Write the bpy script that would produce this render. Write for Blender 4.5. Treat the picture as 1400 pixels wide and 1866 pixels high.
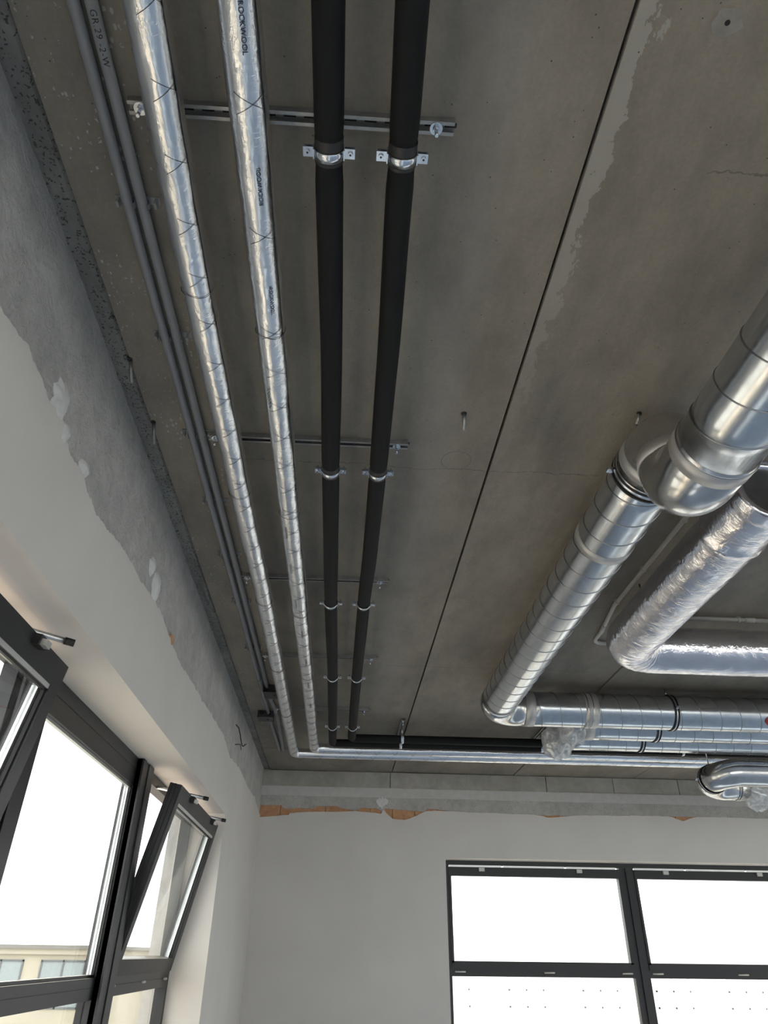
import bpy, math, random
from mathutils import Vector, Matrix, noise
from math import sin, cos, pi, radians

for o in list(bpy.data.objects):
    bpy.data.objects.remove(o, do_unlink=True)
SC = bpy.context.scene
COL = SC.collection
random.seed(7)

# ------------------------------------------------------------------ camera
cam_data = bpy.data.cameras.new('camera')
cam_data.sensor_fit = 'HORIZONTAL'
cam_data.sensor_width = 36.0
cam_data.lens = 36.0 * 1260.0 / 1400.0
cam_data.clip_start = 0.02
cam_data.clip_end = 400
cam = bpy.data.objects.new('camera', cam_data)
COL.objects.link(cam)
ROT = Matrix(((0.9980610271, -0.0419845926, -0.0459508442),
              (-0.0613479495, -0.5387950349, -0.8402001782),
              (0.0105173755, 0.8413900429, -0.5403259946)))
cam.matrix_world = Matrix.Translation((0, 0, 1.6)) @ ROT.to_4x4()
SC.camera = cam

# ------------------------------------------------------------------ sky, sun, exposure
world = bpy.data.worlds.new('overcast_sky')
SC.world = world
world.use_nodes = True
wn = world.node_tree.nodes
wn['Background'].inputs['Color'].default_value = (1.0, 0.97, 0.98, 1)
wn['Background'].inputs['Strength'].default_value = 1.0
sun_data = bpy.data.lights.new('sun', 'SUN')
sun_data.energy = 4.0
sun_data.angle = radians(1.0)
sun_data.color = (1.0, 0.82, 0.62)
sun = bpy.data.objects.new('sun', sun_data)
COL.objects.link(sun)
sun.rotation_euler = Vector((0.42, -0.58, -0.70)).to_track_quat('-Z', 'Y').to_euler()
SC.view_settings.view_transform = 'Standard'
SC.view_settings.look = 'None'
SC.view_settings.gamma = 1.0
SC.view_settings.use_curve_mapping = False
SC.view_settings.exposure = 2.2
SC.cycles.max_bounces = 14
SC.cycles.diffuse_bounces = 8
SC.cycles.glossy_bounces = 6
SC.cycles.transparent_max_bounces = 16

# ------------------------------------------------------------------ dimensions (metres)
XL, YB, ZC = -0.86, 8.15, 3.35           # left wall face, back wall face, ceiling
XR, YR = 8.6, -5.2                       # right wall, rear wall
ZS, ZH = 0.92, 2.49                      # window sill and head

# ------------------------------------------------------------------ materials
def new_mat(name):
    m = bpy.data.materials.new(name)
    m.use_nodes = True
    nt = m.node_tree
    return m, nt, nt.nodes['Principled BSDF']

class NT:
    """small helper around a node tree"""
    def __init__(s, nt): s.nt = nt
    def n(s, typ, **kw):
        nd = s.nt.nodes.new(typ)
        for k, v in kw.items():
            if k == 'inp':
                for a, b in v.items():
                    if hasattr(b, 'is_output'): s.nt.links.new(b, nd.inputs[a])
                    else: nd.inputs[a].default_value = b
            else: setattr(nd, k, v)
        return nd
    def l(s, a, b): s.nt.links.new(a, b)
    def math(s, op, a, b=0.0, c=None, clamp=False):
        nd = s.nt.nodes.new('ShaderNodeMath'); nd.operation = op; nd.use_clamp = clamp
        for i, v in enumerate((a, b) if c is None else (a, b, c)):
            if hasattr(v, 'is_output'): s.nt.links.new(v, nd.inputs[i])
            else: nd.inputs[i].default_value = v
        return nd.outputs[0]
    def ramp(s, fac, stops):
        nd = s.nt.nodes.new('ShaderNodeValToRGB')
        e = nd.color_ramp.elements
        while len(e) > 1: e.remove(e[-1])
        e[0].position = stops[0][0]; e[0].color = (*stops[0][1], 1) if len(stops[0][1]) == 3 else stops[0][1]
        for p, c in stops[1:]:
            x = e.new(p); x.color = (*c, 1)
        s.nt.links.new(fac, nd.inputs[0])
        return nd.outputs[0]
    def mix(s, fac, a, b, mode='MIX'):
        nd = s.nt.nodes.new('ShaderNodeMix'); nd.data_type = 'RGBA'; nd.blend_type = mode
        for k, v in ((0, fac), (6, a), (7, b)):
            if hasattr(v, 'is_output'): s.nt.links.new(v, nd.inputs[k])
            else: nd.inputs[k].default_value = v if k == 0 else (*v, 1)
        return nd.outputs[2]
    def noise(s, vec, scale, detail=4, rough=0.55, dist=0.0):
        return s.n('ShaderNodeTexNoise', inp={'Vector': vec, 'Scale': scale, 'Detail': detail, 'Roughness': rough, 'Distortion': dist}).outputs[0]
    def mapping(s, vec, scale=(1, 1, 1), loc=(0, 0, 0), rot=(0, 0, 0)):
        return s.n('ShaderNodeMapping', inp={'Vector': vec, 'Scale': scale, 'Location': loc, 'Rotation': rot}).outputs[0]
    def pos(s): return s.n('ShaderNodeNewGeometry').outputs['Position']
    def bump(s, h, strength, dist, bsdf, normal=None):
        b = s.n('ShaderNodeBump', inp={'Height': h, 'Strength': strength, 'Distance': dist})
        if normal is not None: s.l(normal, b.inputs['Normal'])
        s.l(b.outputs[0], bsdf.inputs['Normal'])
        return b.outputs[0]

def simple(name, col, rough=0.5, metal=0.0, var=0.08, vscale=8.0, bump=0.0, bscale=60.0, spec=None):
    m, nt, b = new_mat(name); h = NT(nt)
    p = h.pos()
    f = h.noise(p, vscale)
    lo = tuple(max(0, c * (1 - var)) for c in col); hi = tuple(min(1, c * (1 + var)) for c in col)
    h.l(h.ramp(f, [(0.3, lo), (0.7, hi)]), b.inputs['Base Color'])
    b.inputs['Roughness'].default_value = rough
    b.inputs['Metallic'].default_value = metal
    if spec is not None: b.inputs['Specular IOR Level'].default_value = spec
    if bump: h.bump(h.noise(p, bscale, 3), bump, 0.002, b)
    return m

def mat_concrete():
    m, nt, b = new_mat('ceiling_concrete'); h = NT(nt)
    p = h.pos()
    sep = h.n('ShaderNodeSeparateXYZ', inp={'Vector': p}); X, Y = sep.outputs[0], sep.outputs[1]
    big = h.noise(h.mapping(p, (1.6, 0.55, 1)), 1.5, 6, 0.6)
    mid = h.noise(h.mapping(p, (1.0, 0.45, 1)), 7, 6, 0.65)
    fine = h.noise(p, 90, 4, 0.7)
    c = h.ramp(big, [(0.3, (0.158, 0.145, 0.126)), (0.5, (0.213, 0.189, 0.156)), (0.68, (0.248, 0.222, 0.187))])
    c = h.mix(0.55, c, h.ramp(mid, [(0.32, (0.35, 0.35, 0.35)), (0.5, (0.5, 0.5, 0.5)), (0.68, (0.62, 0.61, 0.59))]), 'OVERLAY')
    c = h.mix(0.35, c, h.ramp(fine, [(0.3, (0.38,) * 3), (0.7, (0.62,) * 3)]), 'OVERLAY')
    # bluish stripe left by the formwork
    st = h.math('MULTIPLY', h.math('SUBTRACT', 1.0, h.math('MULTIPLY', h.math('ABSOLUTE', h.math('SUBTRACT', X, 0.30)), 7.0), clamp=True), mid)
    c = h.mix(h.math('MULTIPLY', st, 0.55), c, (0.19, 0.205, 0.215))
    # cement bleed beside the slab joint
    edge = h.noise(h.mapping(p, (1, 0.5, 1)), 22, 5, 0.65)
    d = h.math('SUBTRACT', X, 0.585)
    side = h.math('GREATER_THAN', d, -0.012)
    width = h.math('ADD', h.math('MULTIPLY', h.math('SUBTRACT', edge, 0.36), h.math('ADD', 0.05, h.math('MULTIPLY', side, 0.17))), 0.0)
    near = h.math('MULTIPLY', h.math('LESS_THAN', h.math('ABSOLUTE', d), h.math('ADD', width, 0.008)), h.ramp(Y, [(0.0, (1,) * 3), (1.0, (1,) * 3)]))
    fade = h.n('ShaderNodeMapRange', inp={'Value': Y, 'From Min': 0.9, 'From Max': 2.0, 'To Min': 0.75, 'To Max': 0.12}).outputs[0]
    c = h.mix(h.math('MULTIPLY', near, fade), c, (0.33, 0.315, 0.285))
    # white paint and plaster flecks over the conduit side
    vo = h.n('ShaderNodeTexVoronoi', inp={'Vector': h.mapping(p, (1.0, 0.6, 1)), 'Scale': 62.0, 'Randomness': 1.0})
    fl = h.math('LESS_THAN', vo.outputs['Distance'], h.math('MULTIPLY', h.math('SUBTRACT', h.noise(p, 5, 3), 0.34), 1.0))
    fl = h.math('MULTIPLY', fl, h.math('GREATER_THAN', h.noise(p, 70, 3), 0.50))
    lm = h.n('ShaderNodeMapRange', inp={'Value': X, 'From Min': -0.62, 'From Max': -0.42, 'To Min': 0.7, 'To Max': 0.0}).outputs[0]
    c = h.mix(h.math('MULTIPLY', fl, lm), c, (0.42, 0.42, 0.42))
    # pits
    pv = h.n('ShaderNodeTexVoronoi', inp={'Vector': p, 'Scale': 26.0, 'Randomness': 1.0})
    pit = h.math('LESS_THAN', pv.outputs['Distance'], 0.055)
    c = h.mix(h.math('MULTIPLY', pit, h.math('GREATER_THAN', h.noise(p, 3.3, 2), 0.47)), c, (0.06, 0.058, 0.052))
    # hairline cracks across the slabs
    wob = h.math('MULTIPLY', h.math('SUBTRACT', h.noise(p, 5, 5, 0.7), 0.5), 0.09)
    for y0, x0, x1 in ((2.36, -0.5, 1.05), (1.0, 0.9, 1.9), (4.75, -0.1, 2.0)):
        k = h.math('LESS_THAN', h.math('ABSOLUTE', h.math('ADD', h.math('SUBTRACT', Y, y0), wob)), 0.0022)
        k = h.math('MULTIPLY', k, h.math('MULTIPLY', h.math('GREATER_THAN', X, x0), h.math('LESS_THAN', X, x1)))
        c = h.mix(h.math('MULTIPLY', k, 0.5), c, (0.05, 0.048, 0.042))
    # pencilled core drilling circle
    dist = h.n('ShaderNodeVectorMath', operation='DISTANCE', inp={0: p, 1: (0.426, 2.30, 3.35)}).outputs['Value']
    ring = h.math('LESS_THAN', h.math('ABSOLUTE', h.math('SUBTRACT', dist, 0.062)), 0.0014)
    c = h.mix(h.math('MULTIPLY', ring, 0.6), c, (0.07, 0.065, 0.06))
    h.l(c, b.inputs['Base Color'])
    b.inputs['Roughness'].default_value = 0.82
    hh = h.math('ADD', h.math('MULTIPLY', mid, 0.6), h.math('MULTIPLY', fine, 0.35))
    hh = h.math('SUBTRACT', hh, pit)
    h.bump(hh, 0.35, 0.003, b)
    return m

def mat_rough(name, lo, hi, pits, bstr, scale=1.0, dist=0.006):
    m, nt, b = new_mat(name); h = NT(nt)
    p = h.pos()
    a = h.noise(p, 45 * scale, 6, 0.7); g = h.noise(p, 4, 4); w = h.noise(p, 14 * scale, 5, 0.6, 0.6)
    c = h.ramp(g, [(0.3, lo), (0.7, hi)])
    c = h.mix(0.5, c, h.ramp(w, [(0.3, (0.38,) * 3), (0.7, (0.6,) * 3)]), 'OVERLAY')
    wv = h.n('ShaderNodeTexNoise', inp={'Vector': p, 'Scale': 60 * scale, 'Detail': 4.0}).outputs['Color']
    pw = h.n('ShaderNodeMix', data_type='VECTOR', inp={0: 0.03}); h.l(p, pw.inputs[4]); h.l(wv, pw.inputs[5])
    vo = h.n('ShaderNodeTexVoronoi', inp={'Vector': pw.outputs[1], 'Scale': 80 * scale, 'Randomness': 1.0})
    pt = h.math('MULTIPLY', h.math('LESS_THAN', vo.outputs['Distance'], 0.30), h.math('GREATER_THAN', h.noise(p, 16 * scale, 3), 0.56 - pits * 0.2))
    c = h.mix(h.math('MULTIPLY', pt, pits), c, (0.06, 0.057, 0.052))
    h.l(c, b.inputs['Base Color'])
    b.inputs['Roughness'].default_value = 0.9
    h.bump(h.math('SUBTRACT', h.math('ADD', h.math('MULTIPLY', a, 0.6), w), h.math('MULTIPLY', pt, 0.6 * pits)), bstr, dist, b)
    return m

def mat_foil(name, crumple=1.0, rough=0.22, col=(0.84, 0.86, 0.89), fine=1.0):
    m, nt, b = new_mat(name); h = NT(nt)
    p = h.pos()
    a = h.noise(p, 16, 3, 0.5, 0.5)                                     # soft dents
    w1 = h.noise(h.mapping(p, (0.30, 1.0, 0.30), rot=(0, 0, 0.12)), 120 * fine, 3, 0.6, 0.4)     # wrinkles across a run along Y
    w2 = h.noise(h.mapping(p, (1.0, 0.22, 0.30)), 120 * fine, 3, 0.6, 0.4)     # wrinkles the other way
    r1 = h.math('ABSOLUTE', h.math('SUBTRACT', w1, 0.5)); r2 = h.math('ABSOLUTE', h.math('SUBTRACT', w2, 0.5))
    msk = h.ramp(h.noise(p, 11, 2), [(0.35, (0.12,) * 3), (0.65, (1.0,) * 3)])  # some zones lie flatter
    wr = h.math('MULTIPLY', h.math('ADD', r1, h.math('MULTIPLY', r2, 0.7)), msk)
    hh = h.math('ADD', h.math('MULTIPLY', a, 1.4), h.math('MULTIPLY', wr, 0.9 * crumple))
    h.bump(hh, 0.8, 0.0045 / fine ** 0.5 * 0.7, b)
    h.l(h.ramp(h.noise(p, 9, 3), [(0.3, tuple(c * 0.9 for c in col)), (0.7, col)]), b.inputs['Base Color'])
    b.inputs['Roughness'].default_value = rough
    b.inputs['Metallic'].default_value = 1.0
    return m

def mat_galv(name, base=(0.62, 0.645, 0.67), rough=0.2):
    m, nt, b = new_mat(name); h = NT(nt)
    p = h.pos()
    s = h.noise(h.mapping(p, (1, 1, 1)), 26, 4, 0.6)
    sp = h.n('ShaderNodeTexVoronoi', inp={'Vector': p, 'Scale': 34.0, 'Randomness': 1.0})
    c = h.ramp(sp.outputs['Color'], [(0.0, tuple(x * 0.94 for x in base)), (1.0, tuple(min(1, x * 1.05) for x in base))])
    h.l(c, b.inputs['Base Color'])
    h.l(h.ramp(s, [(0.3, (rough * 0.85,) * 3), (0.7, (rough * 1.35,) * 3)]), b.inputs['Roughness'])
    b.inputs['Metallic'].default_value = 1.0
    h.bump(h.math('ADD', h.noise(p, 9, 2), h.math('MULTIPLY', s, 0.15)), 0.06, 0.01, b)
    return m

def mat_glass():
    m = bpy.data.materials.new('window_glass'); m.use_nodes = True
    nt = m.node_tree; h = NT(nt)
    for nd in list(nt.nodes): nt.nodes.remove(nd)
    out = h.n('ShaderNodeOutputMaterial')
    tr = h.n('ShaderNodeBsdfTransparent', inp={'Color': (0.93, 0.96, 0.95, 1)})
    gl = h.n('ShaderNodeBsdfGlossy', inp={'Roughness': 0.02, 'Color': (1, 1, 1, 1)})
    bf = h.n('ShaderNodeNewGeometry').outputs['Backfacing']          # same reflectance from both sides of the thin pane
    ior = h.math('ADD', 1.45, h.math('MULTIPLY', bf, 1 / 1.45 - 1.45))
    fr = h.n('ShaderNodeFresnel', inp={'IOR': ior})
    mx = h.n('ShaderNodeMixShader')
    h.l(fr.outputs[0], mx.inputs[0]); h.l(tr.outputs[0], mx.inputs[1]); h.l(gl.outputs[0], mx.inputs[2])
    h.l(mx.outputs[0], out.inputs[0])
    return m

def mat_film():
    m = bpy.data.materials.new('plastic_film'); m.use_nodes = True
    nt = m.node_tree; h = NT(nt)
    for nd in list(nt.nodes): nt.nodes.remove(nd)
    out = h.n('ShaderNodeOutputMaterial')
    p = h.pos()
    a = h.noise(p, 20, 3, 0.5, 0.8)
    bp = h.n('ShaderNodeBump', inp={'Height': a, 'Strength': 0.35, 'Distance': 0.008})
    tr = h.n('ShaderNodeBsdfTransparent', inp={'Color': (0.92, 0.93, 0.94, 1)})
    df = h.n('ShaderNodeBsdfTranslucent', inp={'Color': (0.85, 0.86, 0.87, 1)})
    d2 = h.n('ShaderNodeBsdfDiffuse', inp={'Color': (0.78, 0.79, 0.80, 1)})
    gl = h.n('ShaderNodeBsdfGlossy', inp={'Roughness': 0.15, 'Color': (1, 1, 1, 1)})
    for x in (df, d2, gl): h.l(bp.outputs[0], x.inputs['Normal'])
    m1 = h.n('ShaderNodeMixShader', inp={0: 0.5}); h.l(df.outputs[0], m1.inputs[1]); h.l(d2.outputs[0], m1.inputs[2])
    m2 = h.n('ShaderNodeMixShader', inp={0: 0.28}); h.l(m1.outputs[0], m2.inputs[1]); h.l(gl.outputs[0], m2.inputs[2])
    m3 = h.n('ShaderNodeMixShader'); h.l(h.ramp(a, [(0.35, (0.45,) * 3), (0.65, (0.8,) * 3)]), m3.inputs[0])
    h.l(tr.outputs[0], m3.inputs[1]); h.l(m2.outputs[0], m3.inputs[2])
    h.l(m3.outputs[0], out.inputs[0])
    return m

def mat_floor():
    m, nt, b = new_mat('floor_screed'); h = NT(nt)
    p = h.pos()
    c = h.ramp(h.noise(p, 1.2, 6, 0.6), [(0.3, (0.36, 0.455, 0.60)), (0.7, (0.44, 0.53, 0.68))])
    h.l(c, b.inputs['Base Color']); b.inputs['Roughness'].default_value = 0.6
    h.bump(h.noise(p, 40, 4), 0.2, 0.002, b)
    return m

def mat_plaster():
    m, nt, b = new_mat('smooth_plaster'); h = NT(nt)
    p = h.pos()
    c = h.ramp(h.noise(p, 1.7, 5, 0.55), [(0.3, (0.575, 0.546, 0.508)), (0.7, (0.625, 0.594, 0.552))])
    h.l(c, b.inputs['Base Color']); b.inputs['Roughness'].default_value = 0.85
    h.bump(h.math('ADD', h.noise(p, 6, 3), h.math('MULTIPLY', h.noise(p, 150, 3), 0.1)), 0.12, 0.004, b)
    return m

M = {}
M['concrete'] = mat_concrete()
M['edge_concrete'] = mat_rough('pitted_edge_concrete', (0.17, 0.163, 0.152), (0.26, 0.25, 0.23), 0.95, 1.0)
M['old_render'] = mat_rough('old_rough_render', (0.40, 0.395, 0.38), (0.52, 0.505, 0.48), 0.15, 1.0, 0.8, 0.016)
M['beam'] = mat_rough('beam_concrete', (0.33, 0.315, 0.28), (0.42, 0.40, 0.36), 0.12, 0.25, 0.7)
M['back_render'] = mat_rough('back_rough_render', (0.37, 0.355, 0.33), (0.46, 0.44, 0.41), 0.35, 0.8, 1.0)
M['plaster'] = mat_plaster()
M['hole_filler'] = simple('grey_hole_filler', (0.235, 0.222, 0.20), 0.85, var=0.12, vscale=30, bump=0.4)
M['filler'] = simple('white_filler', (0.62, 0.615, 0.60), 0.85, var=0.08, vscale=30, bump=0.5, bscale=50)
M['band'] = simple('levelling_coat', (0.50, 0.49, 0.465), 0.88, var=0.07, vscale=14, bump=0.3, bscale=70)
M['clay'] = simple('orange_clay_brick', (0.50, 0.27, 0.145), 0.9, var=0.2, vscale=18, bump=0.5, bscale=90)
M['mortar'] = simple('brick_mortar', (0.36, 0.30, 0.25), 0.95, var=0.1, vscale=20)
M['floor'] = mat_floor()
M['foil'] = mat_foil('foil_pipe_jacket', crumple=1.0, rough=0.25, fine=0.75)
M['foil_duct'] = mat_foil('crumpled_foil_wrap', crumple=1.5, rough=0.2, fine=0.5, col=(0.86, 0.84, 0.87))
M['wire'] = simple('dark_binding_wire', (0.035, 0.035, 0.04), 0.5, 0.6)
M['print'] = simple('dark_blue_print', (0.012, 0.016, 0.035), 0.6)
M['pencil'] = simple('felt_pen_mark', (0.015, 0.015, 0.017), 0.6)
M['foam'] = simple('black_rubber_foam', (0.0060, 0.0066, 0.0074), 0.75, spec=0.25, var=0.15, vscale=12, bump=0.25, bscale=120)
M['tape_black'] = simple('black_foam_tape', (0.016, 0.016, 0.017), 0.5, var=0.1)
M['zinc'] = simple('zinc_plated_steel', (0.62, 0.66, 0.72), 0.23, 1.0, var=0.08, vscale=60)
M['rail'] = simple('galvanised_rail', (0.36, 0.36, 0.35), 0.45, 0.9, var=0.15, vscale=30)
M['rail_dark'] = simple('rail_slot_dark', (0.03, 0.03, 0.03), 0.6, 0.5)
M['galv'] = mat_galv('galvanised_sheet')
M['fitting'] = mat_galv('galvanised_fitting', (0.57, 0.57, 0.57), 0.185)
M['tape'] = simple('grey_sealing_tape', (0.50, 0.49, 0.48), 0.42, 0.55, var=0.06, vscale=30, bump=0.25, bscale=40)
M['seam'] = simple('duct_seam_steel', (0.30, 0.31, 0.33), 0.35, 1.0)
M['rubber'] = simple('black_rubber_lining', (0.01, 0.01, 0.01), 0.6)
M['conduit'] = simple('grey_plastic_conduit', (0.235, 0.24, 0.255), 0.45, var=0.05)
M['white_conduit'] = simple('pale_grey_conduit', (0.40, 0.39, 0.37), 0.45, var=0.06)
M['box_black'] = simple('black_box_plastic', (0.012, 0.012, 0.013), 0.5)
M['box_grey'] = simple('dark_grey_box_plastic', (0.035, 0.036, 0.037), 0.5)
M['frame'] = simple('anthracite_aluminium', (0.0135, 0.014, 0.016), 0.42, 0.0, var=0.06, spec=0.4)
M['gasket'] = simple('black_gasket', (0.008, 0.008, 0.008), 0.6)
M['alu'] = simple('bare_aluminium', (0.66, 0.66, 0.65), 0.35, 0.9, var=0.05)
M['hinge'] = simple('pale_grey_hardware', (0.45, 0.44, 0.42), 0.4, 0.2, var=0.05)
M['glass'] = mat_glass()
M['film'] = mat_film()
M['dark_plastic'] = simple('dark_grey_sheet', (0.05, 0.05, 0.05), 0.4, var=0.3, vscale=14, bump=0.8, bscale=12)
M['red'] = simple('red_plastic', (0.45, 0.02, 0.03), 0.4)
M['stone'] = simple('beige_stone_sill', (0.55, 0.47, 0.38), 0.8)
M['cream'] = simple('cream_facade', (0.44, 0.40, 0.31), 0.9, var=0.06, vscale=0.6)
M['pale_facade'] = simple('white_facade', (0.80, 0.79, 0.76), 0.9, var=0.04, vscale=0.4)
M['roof'] = simple('dark_roof_felt', (0.20, 0.19, 0.17), 0.9)
M['far_glass'] = simple('far_window_pane', (0.26, 0.30, 0.30), 0.2)
M['far_frame'] = simple('far_window_frame', (0.12, 0.13, 0.13), 0.6)
M['overexposed_frame'] = simple('overexposed_window_frame', (0.50, 0.50, 0.48), 0.6)  # far frame paled in colour to look overexposed
M['overexposed_pane'] = simple('overexposed_window_pane', (0.62, 0.64, 0.64), 0.3)  # overexposure painted in: a washed-out copy of the far pane
M['street'] = simple('street_asphalt', (0.22, 0.22, 0.215), 0.95, var=0.1, vscale=0.5)

# ------------------------------------------------------------------ object helpers
WORLD_AT = {}                     # object name -> world position of its origin

def tag(o, label=None, cat=None, group=None, kind=None):
    if label: o['label'] = label
    if cat: o['category'] = cat
    if group: o['group'] = group
    if kind: o['kind'] = kind
    return o

def thing(name, loc, label=None, cat=None, group=None, kind=None):
    o = bpy.data.objects.new(name, None)
    COL.objects.link(o)
    o.empty_display_size = 0.05
    o.location = loc
    WORLD_AT[o.name] = Vector(loc)
    return tag(o, label, cat, group, kind)

class MB:
    """collects geometry in world coordinates, build() links it as one mesh object"""
    def __init__(s): s.v = []; s.f = []; s.sm = []
    def add(s, vs, fs, smooth=False):
        b = len(s.v); s.v += [tuple(x) for x in vs]
        s.f += [tuple(b + i for i in f) for f in fs]; s.sm += [smooth] * len(fs)
        return s
    def box(s, a, b, rot=None, piv=None):
        x0, y0, z0 = (min(a[i], b[i]) for i in range(3)); x1, y1, z1 = (max(a[i], b[i]) for i in range(3))
        vs = [Vector((x, y, z)) for z in (z0, z1) for y in (y0, y1) for x in (x0, x1)]
        if rot is not None:
            p = Vector(piv); vs = [rot @ (v - p) + p for v in vs]
        return s.add(vs, [(0, 2, 3, 1), (4, 5, 7, 6), (0, 1, 5, 4), (2, 6, 7, 3), (0, 4, 6, 2), (1, 3, 7, 5)])
    def cbox(s, c, d, rot=None, piv=None):
        return s.box([c[i] - d[i] / 2 for i in range(3)], [c[i] + d[i] / 2 for i in range(3)], rot, piv if piv is not None else c)
    def tube(s, path, r, seg=16, caps=True, rfun=None, up=None, closed=False):
        pts = [Vector(p) for p in path]; n = len(pts)
        tans = []
        for i in range(n):
            if closed: t = pts[(i + 1) % n] - pts[i - 1]
            elif i == 0: t = pts[1] - pts[0]
            elif i == n - 1: t = pts[-1] - pts[-2]
            else: t = (pts[i + 1] - pts[i]).normalized() + (pts[i] - pts[i - 1]).normalized()
            tans.append(t.normalized())
        u = Vector(up) if up else (Vector((0, 0, 1)) if abs(tans[0].z) < 0.9 else Vector((1, 0, 0)))
        u = (u - tans[0] * u.dot(tans[0])).normalized()
        vs = []; ln = 0.0
        for i in range(n):
            if i:
                u = (u - tans[i] * u.dot(tans[i])).normalized(); ln += (pts[i] - pts[i - 1]).length
            w = tans[i].cross(u)
            for k in range(seg):
                a = 2 * pi * k / seg
                rr = r if rfun is None else rfun(ln, a, pts[i])
                vs.append(pts[i] + (u * cos(a) + w * sin(a)) * rr)
        fs = []
        for i in range(n if closed else n - 1):
            j = (i + 1) % n
            for k in range(seg):
                l = (k + 1) % seg
                fs.append((i * seg + k, i * seg + l, j * seg + l, j * seg + k))
        s.add(vs, fs, True)
        if caps and not closed:
            b = len(s.v) - n * seg
            s.f.append(tuple(b + k for k in reversed(range(seg)))); s.sm.append(False)
            s.f.append(tuple(b + (n - 1) * seg + k for k in range(seg))); s.sm.append(False)
        return s
    def cyl(s, a, b, r, seg=16, caps=True): return s.tube([a, b], r, seg, caps)
    def ring(s, c, axis, r0, r1, w, seg=40):
        """band with rectangular section round an axis"""
        ax = Vector(axis).normalized(); u = ax.orthogonal().normalized(); v = ax.cross(u); c = Vector(c)
        vs = []
        for k in range(seg):
            a = 2 * pi * k / seg; d = u * cos(a) + v * sin(a)
            vs += [c + d * r0 - ax * w / 2, c + d * r1 - ax * w / 2, c + d * r1 + ax * w / 2, c + d * r0 + ax * w / 2]
        fs = []
        for k in range(seg):
            l = (k + 1) % seg
            for q in range(4):
                p = (q + 1) % 4
                fs.append((k * 4 + q, l * 4 + q, l * 4 + p, k * 4 + p))
        return s.add(vs, fs, True)
    def build(s, name, mat, parent=None, loc=None, smooth_angle=None):
        me = bpy.data.meshes.new(name)
        if parent is not None: org = WORLD_AT[parent.name]
        elif loc is not None: org = Vector(loc)
        else:
            org = Vector([(min(v[i] for v in s.v) + max(v[i] for v in s.v)) / 2 for i in range(3)])
        me.from_pydata([(v[0] - org.x, v[1] - org.y, v[2] - org.z) for v in s.v], [], s.f)
        me.materials.append(M[mat] if isinstance(mat, str) else mat)
        for p, q in zip(me.polygons, s.sm): p.use_smooth = q
        me.update()
        o = bpy.data.objects.new(name, me); COL.objects.link(o)
        if parent is not None: o.parent = parent
        else: o.location = org
        WORLD_AT[o.name] = org
        return o

def copy_tree(o, shift, parent=None):
    c = o.copy(); COL.objects.link(c)
    if parent is None:
        c.location = o.location + Vector(shift)
    else: c.parent = parent
    WORLD_AT[c.name] = WORLD_AT[o.name] + Vector(shift)
    for ch in list(o.children): copy_tree(ch, shift, c)
    return c

def arc(c, r, u, v, a0, a1, n):
    c, u, v = Vector(c), Vector(u), Vector(v)
    return [c + u * r * cos(a0 + (a1 - a0) * i / n) + v * r * sin(a0 + (a1 - a0) * i / n) for i in range(n + 1)]

def line(a, b, step):
    a, b = Vector(a), Vector(b); n = max(1, int((b - a).length / step))
    return [a + (b - a) * i / n for i in range(n + 1)]

def helix(a, b, r, pitch, hand=1, phase=0.0, per=40, wob=0.0, shift=0.0, centre=None):
    a, b = Vector(a), Vector(b); ax = (b - a).normalized(); L = (b - a).length
    u = Vector((0, 0, -1)); u = (u - ax * u.dot(ax)).normalized(); v = ax.cross(u)
    n = max(8, int(L / pitch * per)); pts = []
    for i in range(n + 1):
        t = L * i / n; g = hand * 2 * pi * t / pitch + phase
        rr = r + wob * noise.noise(Vector((t * 30, hand * 3, phase)))
        c = a + ax * t
        if centre is not None: c = Vector((centre(c.y), c.y, c.z))
        g += shift
        pts.append(c + (u * cos(g) + v * sin(g)) * rr)
    return pts

# ================================================================== THE ROOM
# ---- floor
tag(MB().box((XL - 0.4, YR - 0.3, -0.2), (XR + 0.3, YB + 0.4, 0)).build('floor', 'floor'), kind='structure')

# ---- ceiling: precast slabs with open joints, pitted strip over the left wall
ceiling = thing('ceiling', (0, 0, ZC), kind='structure')
MB().box((XL - 0.4, YR - 0.3, ZC + 0.16), (XR + 0.3, YB + 0.4, ZC + 0.3)).build('topping', 'edge_concrete', ceiling)
joints = [-0.80] + [0.573 + 1.391 * i for i in range(7)]
joints = [j for j in joints if j < XR] + [XR + 0.25]
for i in range(len(joints) - 1):
    x0 = joints[i] + (0.006 if i else 0); x1 = joints[i + 1] - 0.006
    for y0, y1 in ((YR - 0.2, 7.196), (7.204, YB + 0.3)):
        dz = 0.0015 * ((i * 7 + int(y0)) % 3 - 1)
        mb = MB(); mb.box((x0, y0, ZC + dz), (x1, y1, ZC + 0.16))
        mb.build('ceiling_slab', 'concrete', ceiling)
# pitted strip: a strip with an uneven underside
mb = MB(); vs = []; n = 700
for i in range(n + 1):
    y = YR + (YB - YR) * i / n
    e = 0.006 * noise.noise(Vector((y * 9, 0, 0))) + 0.004 * noise.noise(Vector((y * 40, 5, 0)))
    for k in range(7):
        x = -0.885 + (0.083 + e) * k / 6 + (0 if k else -0.01)
        z = ZC + 0.008 + 0.006 * noise.noise(Vector((x * 60, y * 25, 1))) + (0.014 if k == 6 else 0)
        vs.append((x, y, z))
mb.add(vs, [(i * 7 + k, i * 7 + k + 1, (i + 1) * 7 + k + 1, (i + 1) * 7 + k) for i in range(n) for k in range(6)])
mb.build('edge_strip', 'edge_concrete', ceiling)

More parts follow.
